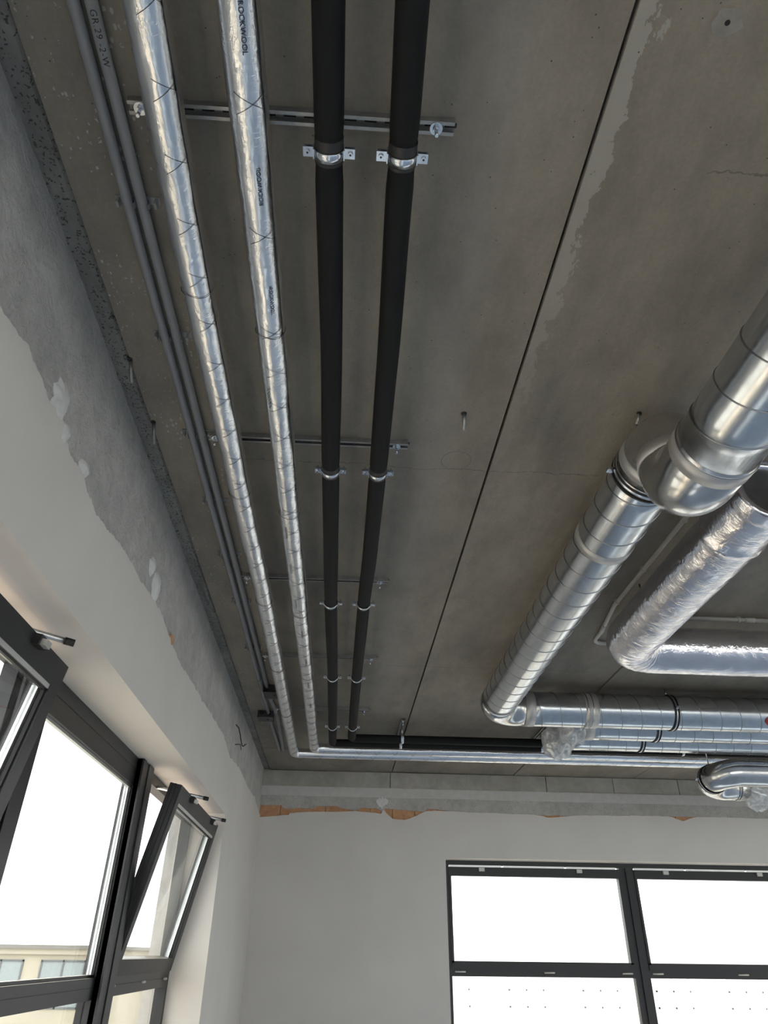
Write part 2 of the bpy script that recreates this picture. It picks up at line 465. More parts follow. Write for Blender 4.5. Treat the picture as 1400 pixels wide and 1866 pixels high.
# ---- left wall: rough old render with a smooth plaster coat broken off along a ragged line
YO0, YO1 = -2.45, 5.68                    # the window band
wl = MB()
wl.box((-1.26, YR - 0.3, 0), (XL - 0.010, YB + 0.4, ZS)); wl.box((-1.26, YR - 0.3, ZH + 0.008), (XL - 0.010, YB + 0.4, ZC + 0.16))
wl.box((-1.26, YR - 0.3, ZS), (XL - 0.010, YO0 - 0.008, ZH + 0.008)); wl.box((-1.26, YO1 + 0.008, ZS), (XL - 0.010, YB + 0.4, ZH + 0.008))
wall_left = tag(wl.build('wall_left', 'old_render', loc=(XL, 0, 0)), kind='structure')
EDGE = [(-6, 2.9), (-1, 2.88), (0.6, 2.90), (1.18, 2.894), (1.24, 2.903), (1.333, 2.924), (1.442, 2.912), (1.539, 2.899), (1.61, 2.925), (1.706, 2.871), (1.838, 2.875), (1.915, 2.853),
        (2.015, 2.843), (2.265, 2.882), (2.467, 2.887), (2.742, 2.902), (2.949, 2.919), (3.22, 2.898), (3.531, 2.873), (4.034, 2.892), (4.674, 2.915), (5.1, 2.93), (5.584, 2.88), (6.2, 2.93), (6.758, 2.91), (7.527, 2.929), (8.016, 2.879), (9, 2.88)]
def interp(tab, x):
    for (a, p), (b, q) in zip(tab, tab[1:]):
        if a <= x <= b: return p + (q - p) * (x - a) / (b - a)
    return tab[-1][1]
def ragged(x, amp, seed):
    return amp * (noise.noise(Vector((x * 5, seed, 0))) + 0.7 * noise.noise(Vector((x * 17, seed, 4))) + 0.45 * noise.noise(Vector((x * 55, seed, 9))) + 0.25 * noise.noise(Vector((x * 120, seed, 2))))
def sheet(cols, face, back, axis, mb=None):
    """columns (u, z0, z1) -> a coat of plaster with its own thickness; axis 0: normal +X, 1: normal -Y"""
    mb = mb or MB(); vs = []
    P = (lambda u, d, z: (d, u, z)) if axis == 0 else (lambda u, d, z: (u, d, z))
    for u, z0, z1 in cols:
        vs += [P(u, face, z0), P(u, face, z1), P(u, back, z1), P(u, back, z0)]
    fs = []
    for i in range(len(cols) - 1):
        a, b = i * 4, (i + 1) * 4
        fs += [(a, b, b + 1, a + 1), (a + 1, b + 1, b + 2, a + 2), (a, a + 3, b + 3, b)]
    e = (len(cols) - 1) * 4
    fs += [(0, 1, 2, 3), (e, e + 3, e + 2, e + 1)]
    return mb.add(vs, fs)
cols = []
def frange(a, b, s):
    n = int(round((b - a) / s)); return [a + (b - a) * i / n for i in range(n + 1)]
top = lambda y: interp(EDGE, y) + ragged(y, 0.014, 3.3)
mb = MB()
sheet([(y, 0, top(y)) for y in frange(YR, YO0, 0.02)], XL, XL - 0.012, 0, mb)
sheet([(y, ZH, top(y)) for y in frange(YO0, YO1, 0.008)], XL, XL - 0.012, 0, mb)
sheet([(y, 0, top(y)) for y in frange(YO1, YB, 0.008)], XL, XL - 0.012, 0, mb)
sheet([(y, 0, ZS) for y in frange(YO0, YO1, 0.5)], XL, XL - 0.012, 0, mb)
mb.build('plaster_coat', 'plaster', wall_left)
# plastered soffit, jambs and inner sill of the opening
mb = MB()
mb.box((-1.19, YO0, ZH), (XL - 0.012, YO1, ZH + 0.008)); mb.box((-1.19, YO1, ZS), (XL - 0.012, YO1 + 0.008, ZH + 0.008))
mb.box((-1.19, YO0 - 0.008, ZS), (XL - 0.012, YO0, ZH + 0.008)); mb.box((-1.19, YO0, ZS), (XL + 0.02, YO1, ZS + 0.012))
mb.build('reveal_lining', 'plaster', wall_left)
# filler blobs pressed on the old render
def blob(cy, cz, ry, rz, seed, t=0.012):
    mb = MB(); vs = [(XL + t * 0.6, cy, cz)]; n = 30
    for k in range(n):
        a = 2 * pi * k / n; e = 1 + 0.42 * noise.noise(Vector((cos(a) * 2.2, sin(a) * 2.2, seed)))
        vs.append((XL + t * 0.3, cy + ry * 0.6 * e * cos(a), cz + rz * 0.6 * e * sin(a)))
    for k in range(n):
        a = 2 * pi * k / n; e = 1 + 0.42 * noise.noise(Vector((cos(a) * 2.2, sin(a) * 2.2, seed)))
        vs.append((XL - 0.012, cy + ry * e * cos(a), cz + rz * e * sin(a)))
    fs = [(0, 1 + k, 1 + (k + 1) % n) for k in range(n)] + [(1 + k, 1 + n + k, 1 + n + (k + 1) % n, 1 + (k + 1) % n) for k in range(n)]
    mb.add(vs, fs, True); return mb.build('filler_patch', 'filler', wall_left)
blob(1.585, 2.955, 0.055, 0.075, 1.0); blob(1.66, 2.90, 0.03, 0.045, 2.5); blob(2.86, 2.985, 0.06, 0.07, 4.2); blob(2.74, 3.03, 0.035, 0.05, 6.1); blob(1.85, 2.905, 0.04, 0.03, 8.0)
mb = MB(); sheet([(3.24 + i * 0.008, 2.895 - 0.018 * sin(i / 8 * pi), 2.915 + 0.012 * sin(i / 8 * pi)) for i in range(9)], XL + 0.001, XL - 0.012, 0, mb)
mb.build('brick_chip', 'clay', wall_left)

# ---- back wall
XW0, XW1 = 1.15, 7.15                    # window opening
wb = MB()
Yc = YB + 0.03
wb.box((XL - 0.4, Yc, 0), (XR + 0.3, Yc + 0.35, ZS)); wb.box((XL - 0.4, Yc, ZH + 0.008), (XR + 0.3, Yc + 0.35, ZC + 0.16))
wb.box((XL - 0.4, Yc, ZS), (XW0 - 0.008, Yc + 0.35, ZH + 0.008)); wb.box((XW1 + 0.008, Yc, ZS), (XR + 0.3, Yc + 0.35, ZH + 0.008))
wall_back = tag(wb.build('wall_back', 'mortar', loc=(0, YB, 0)), kind='structure')
GAP = [(-0.87, 2.985, 2.853), (-0.82, 2.975, 2.853), (-0.64, 2.977, 2.872), (-0.61, 2.944, 2.875), (-0.55, 2.945, 2.88), (-0.54, 2.946, 2.90), (-0.488, 2.940, 2.905), (-0.484, 2.955, 2.907), (-0.28, 2.948, 2.915), (-0.274, 2.972, 2.918),
       (-0.05, 2.982, 2.92), (0.01, 2.962, 2.924), (0.15, 2.941, 2.932), (0.166, 2.934, 2.934), (0.236, 2.968, 2.926), (0.38, 2.966, 2.919), (0.407, 2.964, 2.918), (0.46, 2.94, 2.914), (0.468, 2.94, 2.94), (0.495, 2.945, 2.945), (0.5, 2.967, 2.93), (0.579, 2.962, 2.863), (0.706, 2.957, 2.853),
       (0.764, 2.953, 2.868), (0.92, 2.94, 2.932), (0.95, 2.953, 2.95), (0.96, 2.972, 2.948), (1.06, 2.973, 2.955), (1.2, 2.955, 2.953), (1.3, 2.95, 2.95), (2.15, 2.935, 2.935), (2.225, 2.936, 2.925), (2.315, 2.93, 2.909), (2.42, 2.936, 2.915), (2.565, 2.934, 2.931), (2.7, 2.94, 2.94),
       (3.10, 2.945, 2.945), (3.17, 2.955, 2.948), (3.3, 2.95, 2.95), (3.66, 2.95, 2.95), (3.72, 2.951, 2.945), (3.837, 2.951, 2.903), (3.973, 2.95, 2.945), (4.05, 2.95, 2.95), (9, 2.95, 2.95)]
T = [(x, t) for x, t, b in GAP]; B = [(x, b) for x, t, b in GAP]
def gap(x):
    t, b = interp(T, x), interp(B, x)
    o = t - b
    j = ragged(x, 0.004, 7.1); k = ragged(x, 0.004, 2.2)
    if o < 0.003: return (t + b) / 2 + j, (t + b) / 2 + j
    return t + j, min(b + k, t + j - 0.001)
mb = MB()
sheet([(x, 0, gap(x)[1]) for x in frange(-0.875, XW0, 0.006)], YB, YB + 0.028, 1, mb)
sheet([(x, ZH, gap(x)[1]) for x in frange(XW0, XW1, 0.01)], YB, YB + 0.028, 1, mb)
sheet([(x, 0, gap(x)[1]) for x in frange(XW1, XR + 0.02, 0.1)], YB, YB + 0.028, 1, mb)
sheet([(x, 0, ZS) for x in frange(XW0, XW1, 1)], YB, YB + 0.028, 1, mb)
mb.build('plaster_coat', 'plaster', wall_back)
mb = MB()
sheet([(x, gap(x)[0], 3.078 + 0.003 * noise.noise(Vector((x * 20, 1, 1)))) for x in frange(-0.875, XR + 0.02, 0.006)], YB + 0.004, YB + 0.028, 1, mb)
mb.build('rough_render', 'back_render', wall_back)
mb = MB()
sheet([(x, 3.075 + 0.004 * noise.noise(Vector((x * 14, 1, 5))), 3.176 + 0.003 * noise.noise(Vector((x * 6, 8, 1)))) for x in frange(-0.875, XR + 0.02, 0.02)], YB - 0.006, YB + 0.028, 1, mb)
mb.build('levelling_band', 'band', wall_back)
xs = [-0.88, 0.555, 2.33, 3.106, 3.866, 5.26, 7.0, XR + 0.02]       # precast edge beams
for a, b in zip(xs, xs[1:]):
    MB().box((a + 0.004, YB + 0.002, 3.17), (b - 0.004, YB + 0.03, ZC - 0.006)).build('edge_beam', 'beam', wall_back)
x = -0.89; i = 0
while x < 4.3:
    w = 0.245
    MB().box((x + 0.004, YB + 0.016, 2.80), (x + w - 0.004, YB + 0.031, 3.03)).build('brick', 'clay', wall_back)
    x += w; i += 1
blobm = MB(); sheet([(0.40 + i * 0.006, 2.965 + 0.055 * abs(i - 11) / 11 + 0.03 * noise.noise(Vector((i * 0.45, 0, 3.3))), 3.085 - 0.03 * abs(i - 11) / 11 + 0.02 * noise.noise(Vector((i * 0.5, 4, 3.3)))) for i in range(23)], YB - 0.008, YB + 0.01, 1, blobm)
blobm.build('filler_patch', 'filler', wall_back)
mb = MB()
mb.box((XW0, YB + 0.028, ZH), (XW1, YB + 0.30, ZH + 0.008)); mb.box((XW0 - 0.008, YB + 0.028, ZS), (XW0, YB + 0.30, ZH + 0.008))
mb.box((XW1, YB + 0.028, ZS), (XW1 + 0.008, YB + 0.30, ZH + 0.008)); mb.box((XW0, YB - 0.02, ZS), (XW1, YB + 0.30, ZS + 0.012))
mb.build('reveal_lining', 'plaster', wall_back)

# ---- right and rear walls with their window bands (behind and beside the camera)
def plain_wall(name, axis, pos, out, u0, u1, openings, ZS2, ZH2):
    mb = MB()
    def bx(a, b, z0, z1):
        if axis == 0: mb.box((pos, a, z0), (pos + out * 0.35, b, z1))
        else: mb.box((a, pos, z0), (b, pos + out * 0.35, z1))
    bx(u0, u1, 0, ZS2); bx(u0, u1, ZH2, ZC + 0.16)
    e = [u0] + [q for o in openings for q in o] + [u1]
    for a, b in zip(e[::2], e[1::2]): bx(a, b, ZS2, ZH2)
    return tag(mb.build(name, 'plaster'), kind='structure')
plain_wall('wall_right', 0, XR, 1, YR - 0.3, YB + 0.4, [(-4.2, 1.2), (2.0, 7.4)], 0.30, 2.80)
plain_wall('wall_rear', 1, YR, -1, XL - 0.4, XR + 0.3, [(-0.4, 8.2)], 0.30, 2.95)

# ------------------------------------------------------------------ windows
def simple_window(name, axis, pos, u0, u1, nb, ZS2=ZS, ZH2=ZH):
    w = thing(name, (pos, (u0 + u1) / 2, ZS2) if axis == 0 else ((u0 + u1) / 2, pos, ZS2), kind='structure')
    P = (lambda u, d, z: (pos + d, u, z)) if axis == 0 else (lambda u, d, z: (u, pos + d, z))
    mb = MB()
    mb.box(P(u0, -0.035, ZS2), P(u1, 0.035, ZS2 + 0.07)); mb.box(P(u0, -0.035, ZH2 - 0.07), P(u1, 0.035, ZH2)); mb.box(P(u0, -0.035, 1.43), P(u1, 0.035, 1.55))
    for i in range(nb + 1):
        u = u0 + (u1 - u0) * i / nb
        mb.box(P(max(u0, u - 0.05), -0.034, ZS2), P(min(u1, u + 0.05), 0.034, ZH2))
    mb.build('window_frame', 'frame', w)
    for i in range(nb):
        a = u0 + (u1 - u0) * i / nb + 0.05; b = u0 + (u1 - u0) * (i + 1) / nb - 0.05
        for z0, z1 in ((ZS2 + 0.07, 1.43), (1.55, ZH2 - 0.07)):
            MB().box(P(a, -0.004, z0), P(b, 0.004, z1)).build('pane', 'glass', w)
    return w
simple_window('window_3', 0, XR + 0.26, -4.2, 1.2, 3, 0.30, 2.80)
simple_window('window_4', 0, XR + 0.26, 2.0, 7.4, 3, 0.30, 2.80)
simple_window('window_5', 1, YR - 0.26, -0.4, 8.2, 4, 0.30, 2.95)

# window_1: left band. frame face X = -1.10
FX0, FX1 = -1.17, -1.10
win1 = thing('window_1', (-1.13, 1.6, ZS), kind='structure')
MULL = [-0.82, 0.81, 2.44, 4.07]
TZ0, TZ1 = 1.415, 1.50
def member(a, b, name='frame_bar', mat='frame', parent=win1): return MB().box(a, b).build(name, mat, parent)
member((FX0, YO0, ZH - 0.06), (FX1, YO1, ZH - 0.001), 'head_frame'); member((FX0, YO0, ZS + 0.013), (FX1, YO1, ZS + 0.07), 'sill_frame')
member((FX0, YO0, ZS + 0.07), (FX1, YO0 + 0.055, ZH - 0.06), 'end_frame'); member((FX0, YO1 - 0.055, ZS + 0.07), (FX1, YO1 - 0.001, ZH - 0.06), 'end_frame')
for y in MULL:
    mu = MB().box((FX0, y - 0.09, ZS + 0.07), (FX1 - 0.001, y + 0.09, ZH - 0.061)).build('mullion', 'frame', win1)
    mb = MB()
    for p, q in ((-0.12, -0.062), (-0.054, 0.006), (0.012, 0.12)): mb.box((FX1, y + p, ZS + 0.07), (FX1 + 0.034 - (0.006 if p == -0.054 else 0), y + q, ZH - 0.004))
    mb.box((FX1, y - 0.12, ZS + 0.07), (FX1 + 0.024, y + 0.12, ZH - 0.004))
    mb.build('mullion_cap', 'frame', mu)
edges1 = [YO0 + 0.055] + [q for y in MULL for q in (y - 0.09, y + 0.09)] + [YO1 - 0.055]
bays = list(zip(edges1[::2], edges1[1::2]))
for i, (a, b) in enumerate(bays):
    t = MB(); t.box((FX0, a, TZ0), (FX1, b, TZ1)); tr = t.build('transom', 'frame', win1)
    MB().box((FX1, a, TZ0 + 0.046), (FX1 + 0.0015, b, TZ0 + 0.049)).build('groove', 'gasket', tr)
    MB().box((-1.142, a, ZS + 0.07), (-1.134, b, TZ0)).build('pane', 'glass', win1)
    if i in (1, 3):                                              # fixed lights
        MB().box((-1.142, a + 0.018, 1.512), (-1.134, b - 0.018, ZH - 0.135)).build('pane', 'glass', win1)
        MB().box((FX1 - 0.03, a, ZH - 0.138), (FX1 - 0.002, b, ZH - 0.06)).build('head_rail', 'frame', win1)
        MB().box((-1.134, a, ZH - 0.15), (-1.118, b, ZH - 0.138)).build('glazing_bead', 'alu', win1)
        for yy in (a, b - 0.018): MB().box((-1.15, yy, TZ1), (-1.118, yy + 0.018, ZH - 0.138)).build('glazing_bead', 'alu', win1)
        MB().box((-1.15, a, TZ1), (-1.118, b, 1.512)).build('glazing_bead', 'frame', win1)
        for yy in (a + 0.018, b - 0.026): MB().box((-1.126, yy, 1.512), (-1.120, yy + 0.008, ZH - 0.15)).build('gasket', 'gasket', win1)
    else:
        for yy in (a + 0.06, (a + b) / 2, b - 0.12):
            MB().tube([(FX1 + 0.008, yy, TZ1 - 0.04), (FX1 + 0.008, yy + 0.06, TZ1 - 0.04)], 0.007, 10).build('hinge', 'hinge', win1)
# bottom hung sashes, tilted into the room
def sash(a, b, tilt):
    z0, z1 = TZ1 + 0.003, ZH - 0.065
    piv = Vector((FX1 + 0.002, 0, z0)); R = Matrix.Rotation(tilt, 3, 'Y')
    s = thing('sash', (piv.x, (a + b) / 2, z0)); s.parent = win1
    s.location = WORLD_AT[s.name] - WORLD_AT[win1.name]
    def part(name, mat, boxes):
        mb = MB()
        for p, q in boxes: mb.box(p, q, R, (piv.x, 0, z0))
        return mb.build(name, mat, s)
    x0, x1 = FX1 - 0.058, FX1 + 0.012
    part('bottom_rail', 'frame', [((x0, a, z0), (x1, b, z0 + 0.072))])
    part('top_rail', 'frame', [((x0, a, z1 - 0.085), (x1, b, z1))])
    for p, q in ((a, a + 0.07), (b - 0.07, b)):
        part('stile', 'frame', [((x0, p, z0 + 0.072), (x1, q, z1 - 0.085))])
        e0, e1 = (p - 0.007, p) if p == a else (q, q + 0.007)
        for d in (0.008, 0.030, 0.054): part('edge_rib', 'frame', [((x0 + d, e0, z0 + 0.02), (x0 + d + 0.009, e1, z1))])
    part('glazing_bead', 'alu', [((x1 - 0.012, a + 0.07, z1 - 0.10), (x1 - 0.002, b - 0.07, z1 - 0.085))])
    for p, q in ((a + 0.07, a + 0.085), (b - 0.085, b - 0.07)): part('spacer', 'alu', [((x0 + 0.02, p, z0 + 0.072), (x0 + 0.042, q, z1 - 0.1))])
    for p, q in (((x1 - 0.02, a + 0.07, z1 - 0.108), (x1 - 0.008, b - 0.07, z1 - 0.10)), ((x1 - 0.02, a + 0.07, z0 + 0.072), (x1 - 0.008, a + 0.078, z1 - 0.1)), ((x1 - 0.02, b - 0.078, z0 + 0.072), (x1 - 0.008, b - 0.07, z1 - 0.1))): part('gasket', 'gasket', [(p, q)])
    part('pane', 'glass', [((x0 + 0.027, a + 0.085, z0 + 0.072), (x0 + 0.035, b - 0.085, z1 - 0.1))])
    w = b - a; o = Vector((piv.x, 0, z0))
    for u in (a + 0.24 * w, a + 0.80 * w):
        zt = z1 - 0.018
        part('stay_block', 'gasket', [((x1, u - 0.028, zt - 0.016), (x1 + 0.022, u + 0.028, zt + 0.016))])
        part('stay_knob', 'alu', [((x1 + 0.022, u - 0.02, zt - 0.014), (x1 + 0.040, u + 0.016, zt + 0.006))])
        c = R @ (Vector((x1 + 0.055, u + 0.05, zt + 0.034)) - o) + o
        st = Vector((FX1 - 0.01, u - 0.08, ZH - 0.05)); d = (c - st).normalized()
        MB().tube([st, c], 0.010, 10).build('stay_arm', 'alu', s)
        MB().tube([c, c + d * 0.03], 0.012, 10).build('arm_cap', 'gasket', s)
    return s
sash(4.195, YO1 - 0.03, radians(12.0))
sash(0.935, 2.315, radians(9.5))
sash(YO0 + 0.05, MULL[0] - 0.125, radians(9.5))
# stone sill outside
tag(MB().box((-1.60, YO0 - 0.3, ZS - 0.05), (-1.26, YO1 + 0.3, ZS)).build('trim_1', 'stone'), kind='structure')

# window_2: back band, frame face Y = 8.37
FY0, FY1 = YB + 0.22, YB + 0.29
win2 = thing('window_2', (4.1, FY0, ZS), kind='structure')
M2 = [3.18, 5.20]
def member2(a, b, name, mat='frame', parent=win2): return MB().box(a, b).build(name, mat, parent)
member2((XW0, FY0, ZH - 0.045), (XW1, FY1, ZH - 0.001), 'head_frame'); member2((XW0, FY0, ZS), (XW1, FY1, ZS + 0.07), 'sill_frame')
member2((XW0 + 0.001, FY0, ZS + 0.07), (XW0 + 0.06, FY1, ZH - 0.045), 'end_frame'); member2((XW1 - 0.06, FY0, ZS + 0.07), (XW1 - 0.001, FY1, ZH - 0.045), 'end_frame')
for x in M2:
    mb = MB(); mb.box((x - 0.08, FY0, ZS + 0.07), (x + 0.08, FY1, ZH - 0.046)); mb.box((x - 0.015, FY0 - 0.02, ZS + 0.07), (x + 0.02, FY0, ZH - 0.05)); mb.build('mullion', 'frame', win2)
e2 = [XW0 + 0.06] + [q for x in M2 for q in (x - 0.08, x + 0.08)] + [XW1 - 0.06]
for a, b in zip(e2[::2], e2[1::2]):
    member2((a, FY0, 1.435), (b, FY1, 1.565), 'transom')
    sa = MB(); sa.box((a, FY0 - 0.012, ZH - 0.15), (b, FY1 - 0.01, ZH - 0.062)); sa.box((a, FY0 - 0.012, 1.55), (a + 0.025, FY1 - 0.01, ZH - 0.15)); sa.box((b - 0.025, FY0 - 0.012, 1.55), (b, FY1 - 0.01, ZH - 0.15)); sa.box((a, FY0 - 0.012, 1.5), (b, FY1 - 0.01, 1.566))
    s2 = sa.build('sash', 'frame', win2)
    MB().box((a + 0.025, FY0 + 0.02, 1.566), (b - 0.025, FY0 + 0.028, ZH - 0.15)).build('pane', 'glass', s2)
    MB().box((a, FY0 + 0.02, ZS + 0.07), (b, FY0 + 0.028, 1.435)).build('pane', 'glass', win2)
    w = b - a
    for p, q in ((0.0, 0.31), (0.315, 0.68), (0.685, 0.98)):
        MB().box((a + w * p, FY0 - 0.020, ZH - 0.064), (a + w * q - 0.008, FY0 - 0.012, ZH - 0.046)).build('gap_light_strip', 'alu', s2)  # pale bars stand in for daylight showing through the sash gap
    for p in (0.19, 0.76):
        MB().box((a + w * p - 0.03, FY0 - 0.034, ZH - 0.105), (a + w * p + 0.03, FY0 - 0.012, ZH - 0.07)).build('stay_block', 'hinge', s2)
    for p in (0.015, 0.5, 0.93):
        MB().tube([(a + w * p, FY0 - 0.006, 1.475), (a + w * p + 0.11, FY0 - 0.006, 1.475)], 0.008, 8).build('hinge', 'hinge', win2)

# ================================================================== SERVICES UNDER THE CEILING
ZP = 3.195
RAILY = [0.92, 2.195, 3.405, 4.58, 5.79]

# ---- mounting rails
def channel(mb, a, b, axis, z1, w=0.034, h=0.022, t=0.0025, lip=0.0065):
    P = (lambda u, d, z: (u, d, z)) if axis == 0 else (lambda u, d, z: (d, u, z))
    c, (u0, u1) = a, b
    mb.box(P(u0, c - w / 2, z1 - t), P(u1, c + w / 2, z1))
    for s in (-1, 1):
        mb.box(P(u0, c + s * w / 2, z1 - h), P(u1, c + s * (w / 2 - t), z1 - t))
        mb.box(P(u0, c + s * (w / 2 - t), z1 - h), P(u1, c + s * (w / 2 - t - lip), z1 - h + t))
    return mb
def bolt(x, y, zt, parent, rod=0.035, washer=0.016):
    b = MB().cyl((x, y, zt), (x, y, zt - 0.003), washer, 20).build('washer', 'zinc', parent)
    MB().cyl((x, y, zt - 0.003), (x, y, zt - 0.012), 0.0085, 6).build('nut', 'zinc', b)
    MB().cyl((x, y, zt - 0.012), (x, y, zt - rod), 0.0045, 8).build('bolt_shank', 'zinc', b)
def mount_rail(y, label, first):
    r = thing('mounting_rail', (-0.18, y, ZC), label, 'rail', 'rails carrying the four long pipes')
    c = channel(MB(), y, (-0.585, 0.213), 0, ZC).build('channel', 'rail', r)
    mb = MB(); x = -0.56
    while x < 0.2:
        mb.box((x, y - 0.0055, ZC - 0.0045), (x + 0.03, y + 0.0055, ZC - 0.0026)); x += 0.05
    mb.build('slot_row', 'rail_dark', c)['kind'] = 'stuff'
    bolt(0.168, y, ZC - 0.022, r); bolt(-0.555, y, ZC - 0.022, r)
    for x in (-0.46, -0.27):
        MB().cyl((x, y, ZC - 0.02), (x, y, ZP + 0.048), 0.0045, 8).build('hanger_rod', 'zinc', r)
    return r
RL = ['galvanised mounting rail with large washer closest to the camera', 'second galvanised mounting rail along the pipes counted from the camera', 'third and middle galvanised mounting rail along the four pipes',
      'fourth galvanised mounting rail along the four pipes counted from camera', 'galvanised mounting rail farthest down the pipes near the corner']
for i, y in enumerate(RAILY): mount_rail(y, RL[i], i == 0)

# ---- black foam insulated pipes
YX = {'foilL': 6.72, 'foilR': 6.53, 'blackL': 6.32, 'blackR': 6.14}
CLX = [0.52, 1.80, 3.10]                 # clamp stations on the cross runs
XE = 7.4                                 # cross runs go on to the far end of the room
def run_path(ctrl, yx, bend, y0=-3.0, step=0.03):
    """ctrl: (y, x, z) points of the long run, then a tight bend to +X at y = yx"""
    pts = []
    y = y0
    ys = [c[0] for c in ctrl]
    X = [(c[0], c[1]) for c in ctrl]; Z = [(c[0], c[2]) for c in ctrl]
    def sm(tab, y):
        for i in range(len(tab) - 1):
            if tab[i][0] <= y <= tab[i + 1][0]:
                t = (y - tab[i][0]) / (tab[i + 1][0] - tab[i][0]); t = t * t * (3 - 2 * t)
                return tab[i][1] + (tab[i + 1][1] - tab[i][1]) * t
        return tab[-1][1] if y > tab[-1][0] else tab[0][1]
    n = int((yx - bend - y0) / step)
    for i in range(n + 1):
        y = y0 + (yx - bend - y0) * i / n
        pts.append(Vector((sm(X, y), y, sm(Z, y))))
    e = pts[-1]
    pts += arc((e.x + bend, e.y, e.z), bend, (-1, 0, 0), (0, 1, 0), 0, pi / 2, 8)[1:]
    e = pts[-1]
    k = len(pts)
    pts += line(e, (XE, e.y, e.z), 0.04)[1:]
    return pts, k
def black_pipe(label, ctrl, yx, clampys, seed):
    pts, k = run_path(ctrl, yx, 0.040)
    def rf(l, a, p):
        r = 0.0345 + 0.0012 * noise.noise(Vector((l * 2.1, seed, 0)))
        st = [abs(p.y - c) for c in clampys] if p.y < yx - 0.05 else [abs(p.x - c) for c in CLX]
        d = min(st)
        if d < 0.06: r -= 0.0035 * (1 - d / 0.06) ** 0.6
        return r
    o = thing('insulated_pipe', tuple(pts[0]), label, 'pipe')
    j = MB().tube(pts, 0.0345, 24, True, rf).build('foam_jacket', 'foam', o)
    for c in clampys[:2]:
        p = min(pts, key=lambda q: abs(q.y - c) + (9 if q.y > yx - 0.05 else 0))
        mb = MB(); mb.tube([(p.x, c - 0.038 + 0.012 * i, p.z) for i in range(6)], 0.0340, 24, False, lambda l, a, q: 0.0342 + 0.0012 * noise.noise(Vector((a * 2, l * 60, seed))))
        mb.build('foam_tape', 'tape_black', o)
    return o, pts
bl, blp = black_pipe('black foam insulated pipe beside the printed silver pipe', [(-3, -0.090, ZP), (0.92, -0.090, ZP), (1.6, -0.086, ZP - 0.004), (2.195, -0.091, ZP), (2.8, -0.092, ZP - 0.003), (3.405, -0.094, ZP), (4.58, -0.086, ZP), (5.79, -0.088, ZP), (7, -0.088, ZP)], YX['blackL'], RAILY, 1.0)
br, brp = black_pipe('black foam insulated pipe closest to the slab joint', [(-3, 0.075, ZP), (0.5, 0.076, ZP), (0.92, 0.083, ZP), (1.6, 0.092, ZP - 0.004), (2.195, 0.094, ZP), (2.8, 0.092, ZP - 0.003), (3.405, 0.083, ZP), (4.58, 0.078, ZP), (5.79, 0.078, ZP), (7, 0.078, ZP)], YX['blackR'], RAILY, 2.0)

# ---- pipe clamps
def pipe_clamp(c, axis, label, group, rod_top, rr=0.0345):
    """two screw clamp; pipe runs along axis ('Y' or 'X')"""
    c = Vector(c)
    ax = Vector((0, 1, 0)) if axis == 'Y' else Vector((1, 0, 0))
    sd = Vector((1, 0, 0)) if axis == 'Y' else Vector((0, 1, 0))
    o = thing('pipe_clamp', tuple(c), label, 'clamp', group)
    MB().ring(c, ax, rr - 0.001, rr + 0.0018, 0.022, 36).build('band', 'zinc', o)
    MB().ring(c, ax, rr - 0.003, rr + 0.0006, 0.028, 36).build('rubber_lining', 'rubber', o)
    for s in (-1, 1):
        e = c + sd * s * (rr + 0.014)
        dims = Vector((abs(sd.x), abs(sd.y), 0)) * 0.025 + Vector((abs(ax.x), abs(ax.y), 0)) * 0.024
        lug = MB()
        for dz in (0.0045, -0.0045): lug.cbox(e + Vector((0, 0, dz)), dims + Vector((0, 0, 0.003)))
        lug.cbox(c + sd * s * (rr + 0.001) + Vector((0, 0, 0)), dims * 0.12 + Vector((abs(ax.x), abs(ax.y), 0)) * 0.021 + Vector((0, 0, 0.03)))
        lg = lug.build('lug', 'zinc', o)
        k = e + sd * s * 0.002
        sc = MB(); sc.cyl(k + Vector((0, 0, -0.006)), k + Vector((0, 0, -0.0105)), 0.0062, 14); sc.cyl(k + Vector((0, 0, 0.006)), k + Vector((0, 0, 0.02)), 0.003, 8); sc.build('screw', 'zinc', lg)
        MB().cyl(k + Vector((0, 0, -0.0104)), k + Vector((0, 0, -0.0109)), 0.0026, 8).build('screw_recess', 'rail_dark', lg)
    MB().cyl(c + Vector((0, 0, rr)), Vector((c.x, c.y, rod_top)), 0.0045, 8).build('threaded_rod', 'zinc', o)
    MB().cyl(c + Vector((0, 0, rr)), c + Vector((0, 0, rr + 0.012)), 0.008, 6).build('nut', 'zinc', o)
    return o
ORD = ['closest to the camera', 'second from the camera', 'third from the camera', 'fourth from the camera', 'nearest the pipe corner']
cl0 = None
for pi_, (pts, nm) in enumerate(((blp, 'zinc clamp on black pipe beside the silver pipes, '), (brp, 'zinc clamp on black pipe beside the slab joint, '))):
    for i, y in enumerate(RAILY):
        p = min((q for q in pts if q.y < 6.0), key=lambda q: abs(q.y - y))
        c = Vector((p.x, y, p.z))
        if cl0 is None:
            cl0 = pipe_clamp(c, 'Y', nm + ORD[i], 'clamps on the long black pipes', ZC - 0.02); base0 = c
        else:
            o = copy_tree(cl0, c - base0); o['label'] = nm + ORD[i]
cx0 = None
XORD = ['by the first cross rail', 'by the film-wrapped duct ends', 'left of the bent duct']
for yk, nm in (('blackR', 'small zinc clamp on upper black cross pipe '), ('blackL', 'small zinc clamp on lower black cross pipe ')):
    for i, x in enumerate(CLX):
        c = Vector((x, YX[yk], ZP))
        if cx0 is None:
            cx0 = pipe_clamp(c, 'X', nm + XORD[i], 'clamps on the black cross pipes', ZC - 0.02); base1 = c
        else:
            o = copy_tree(cx0, c - base1); o['label'] = nm + XORD[i]
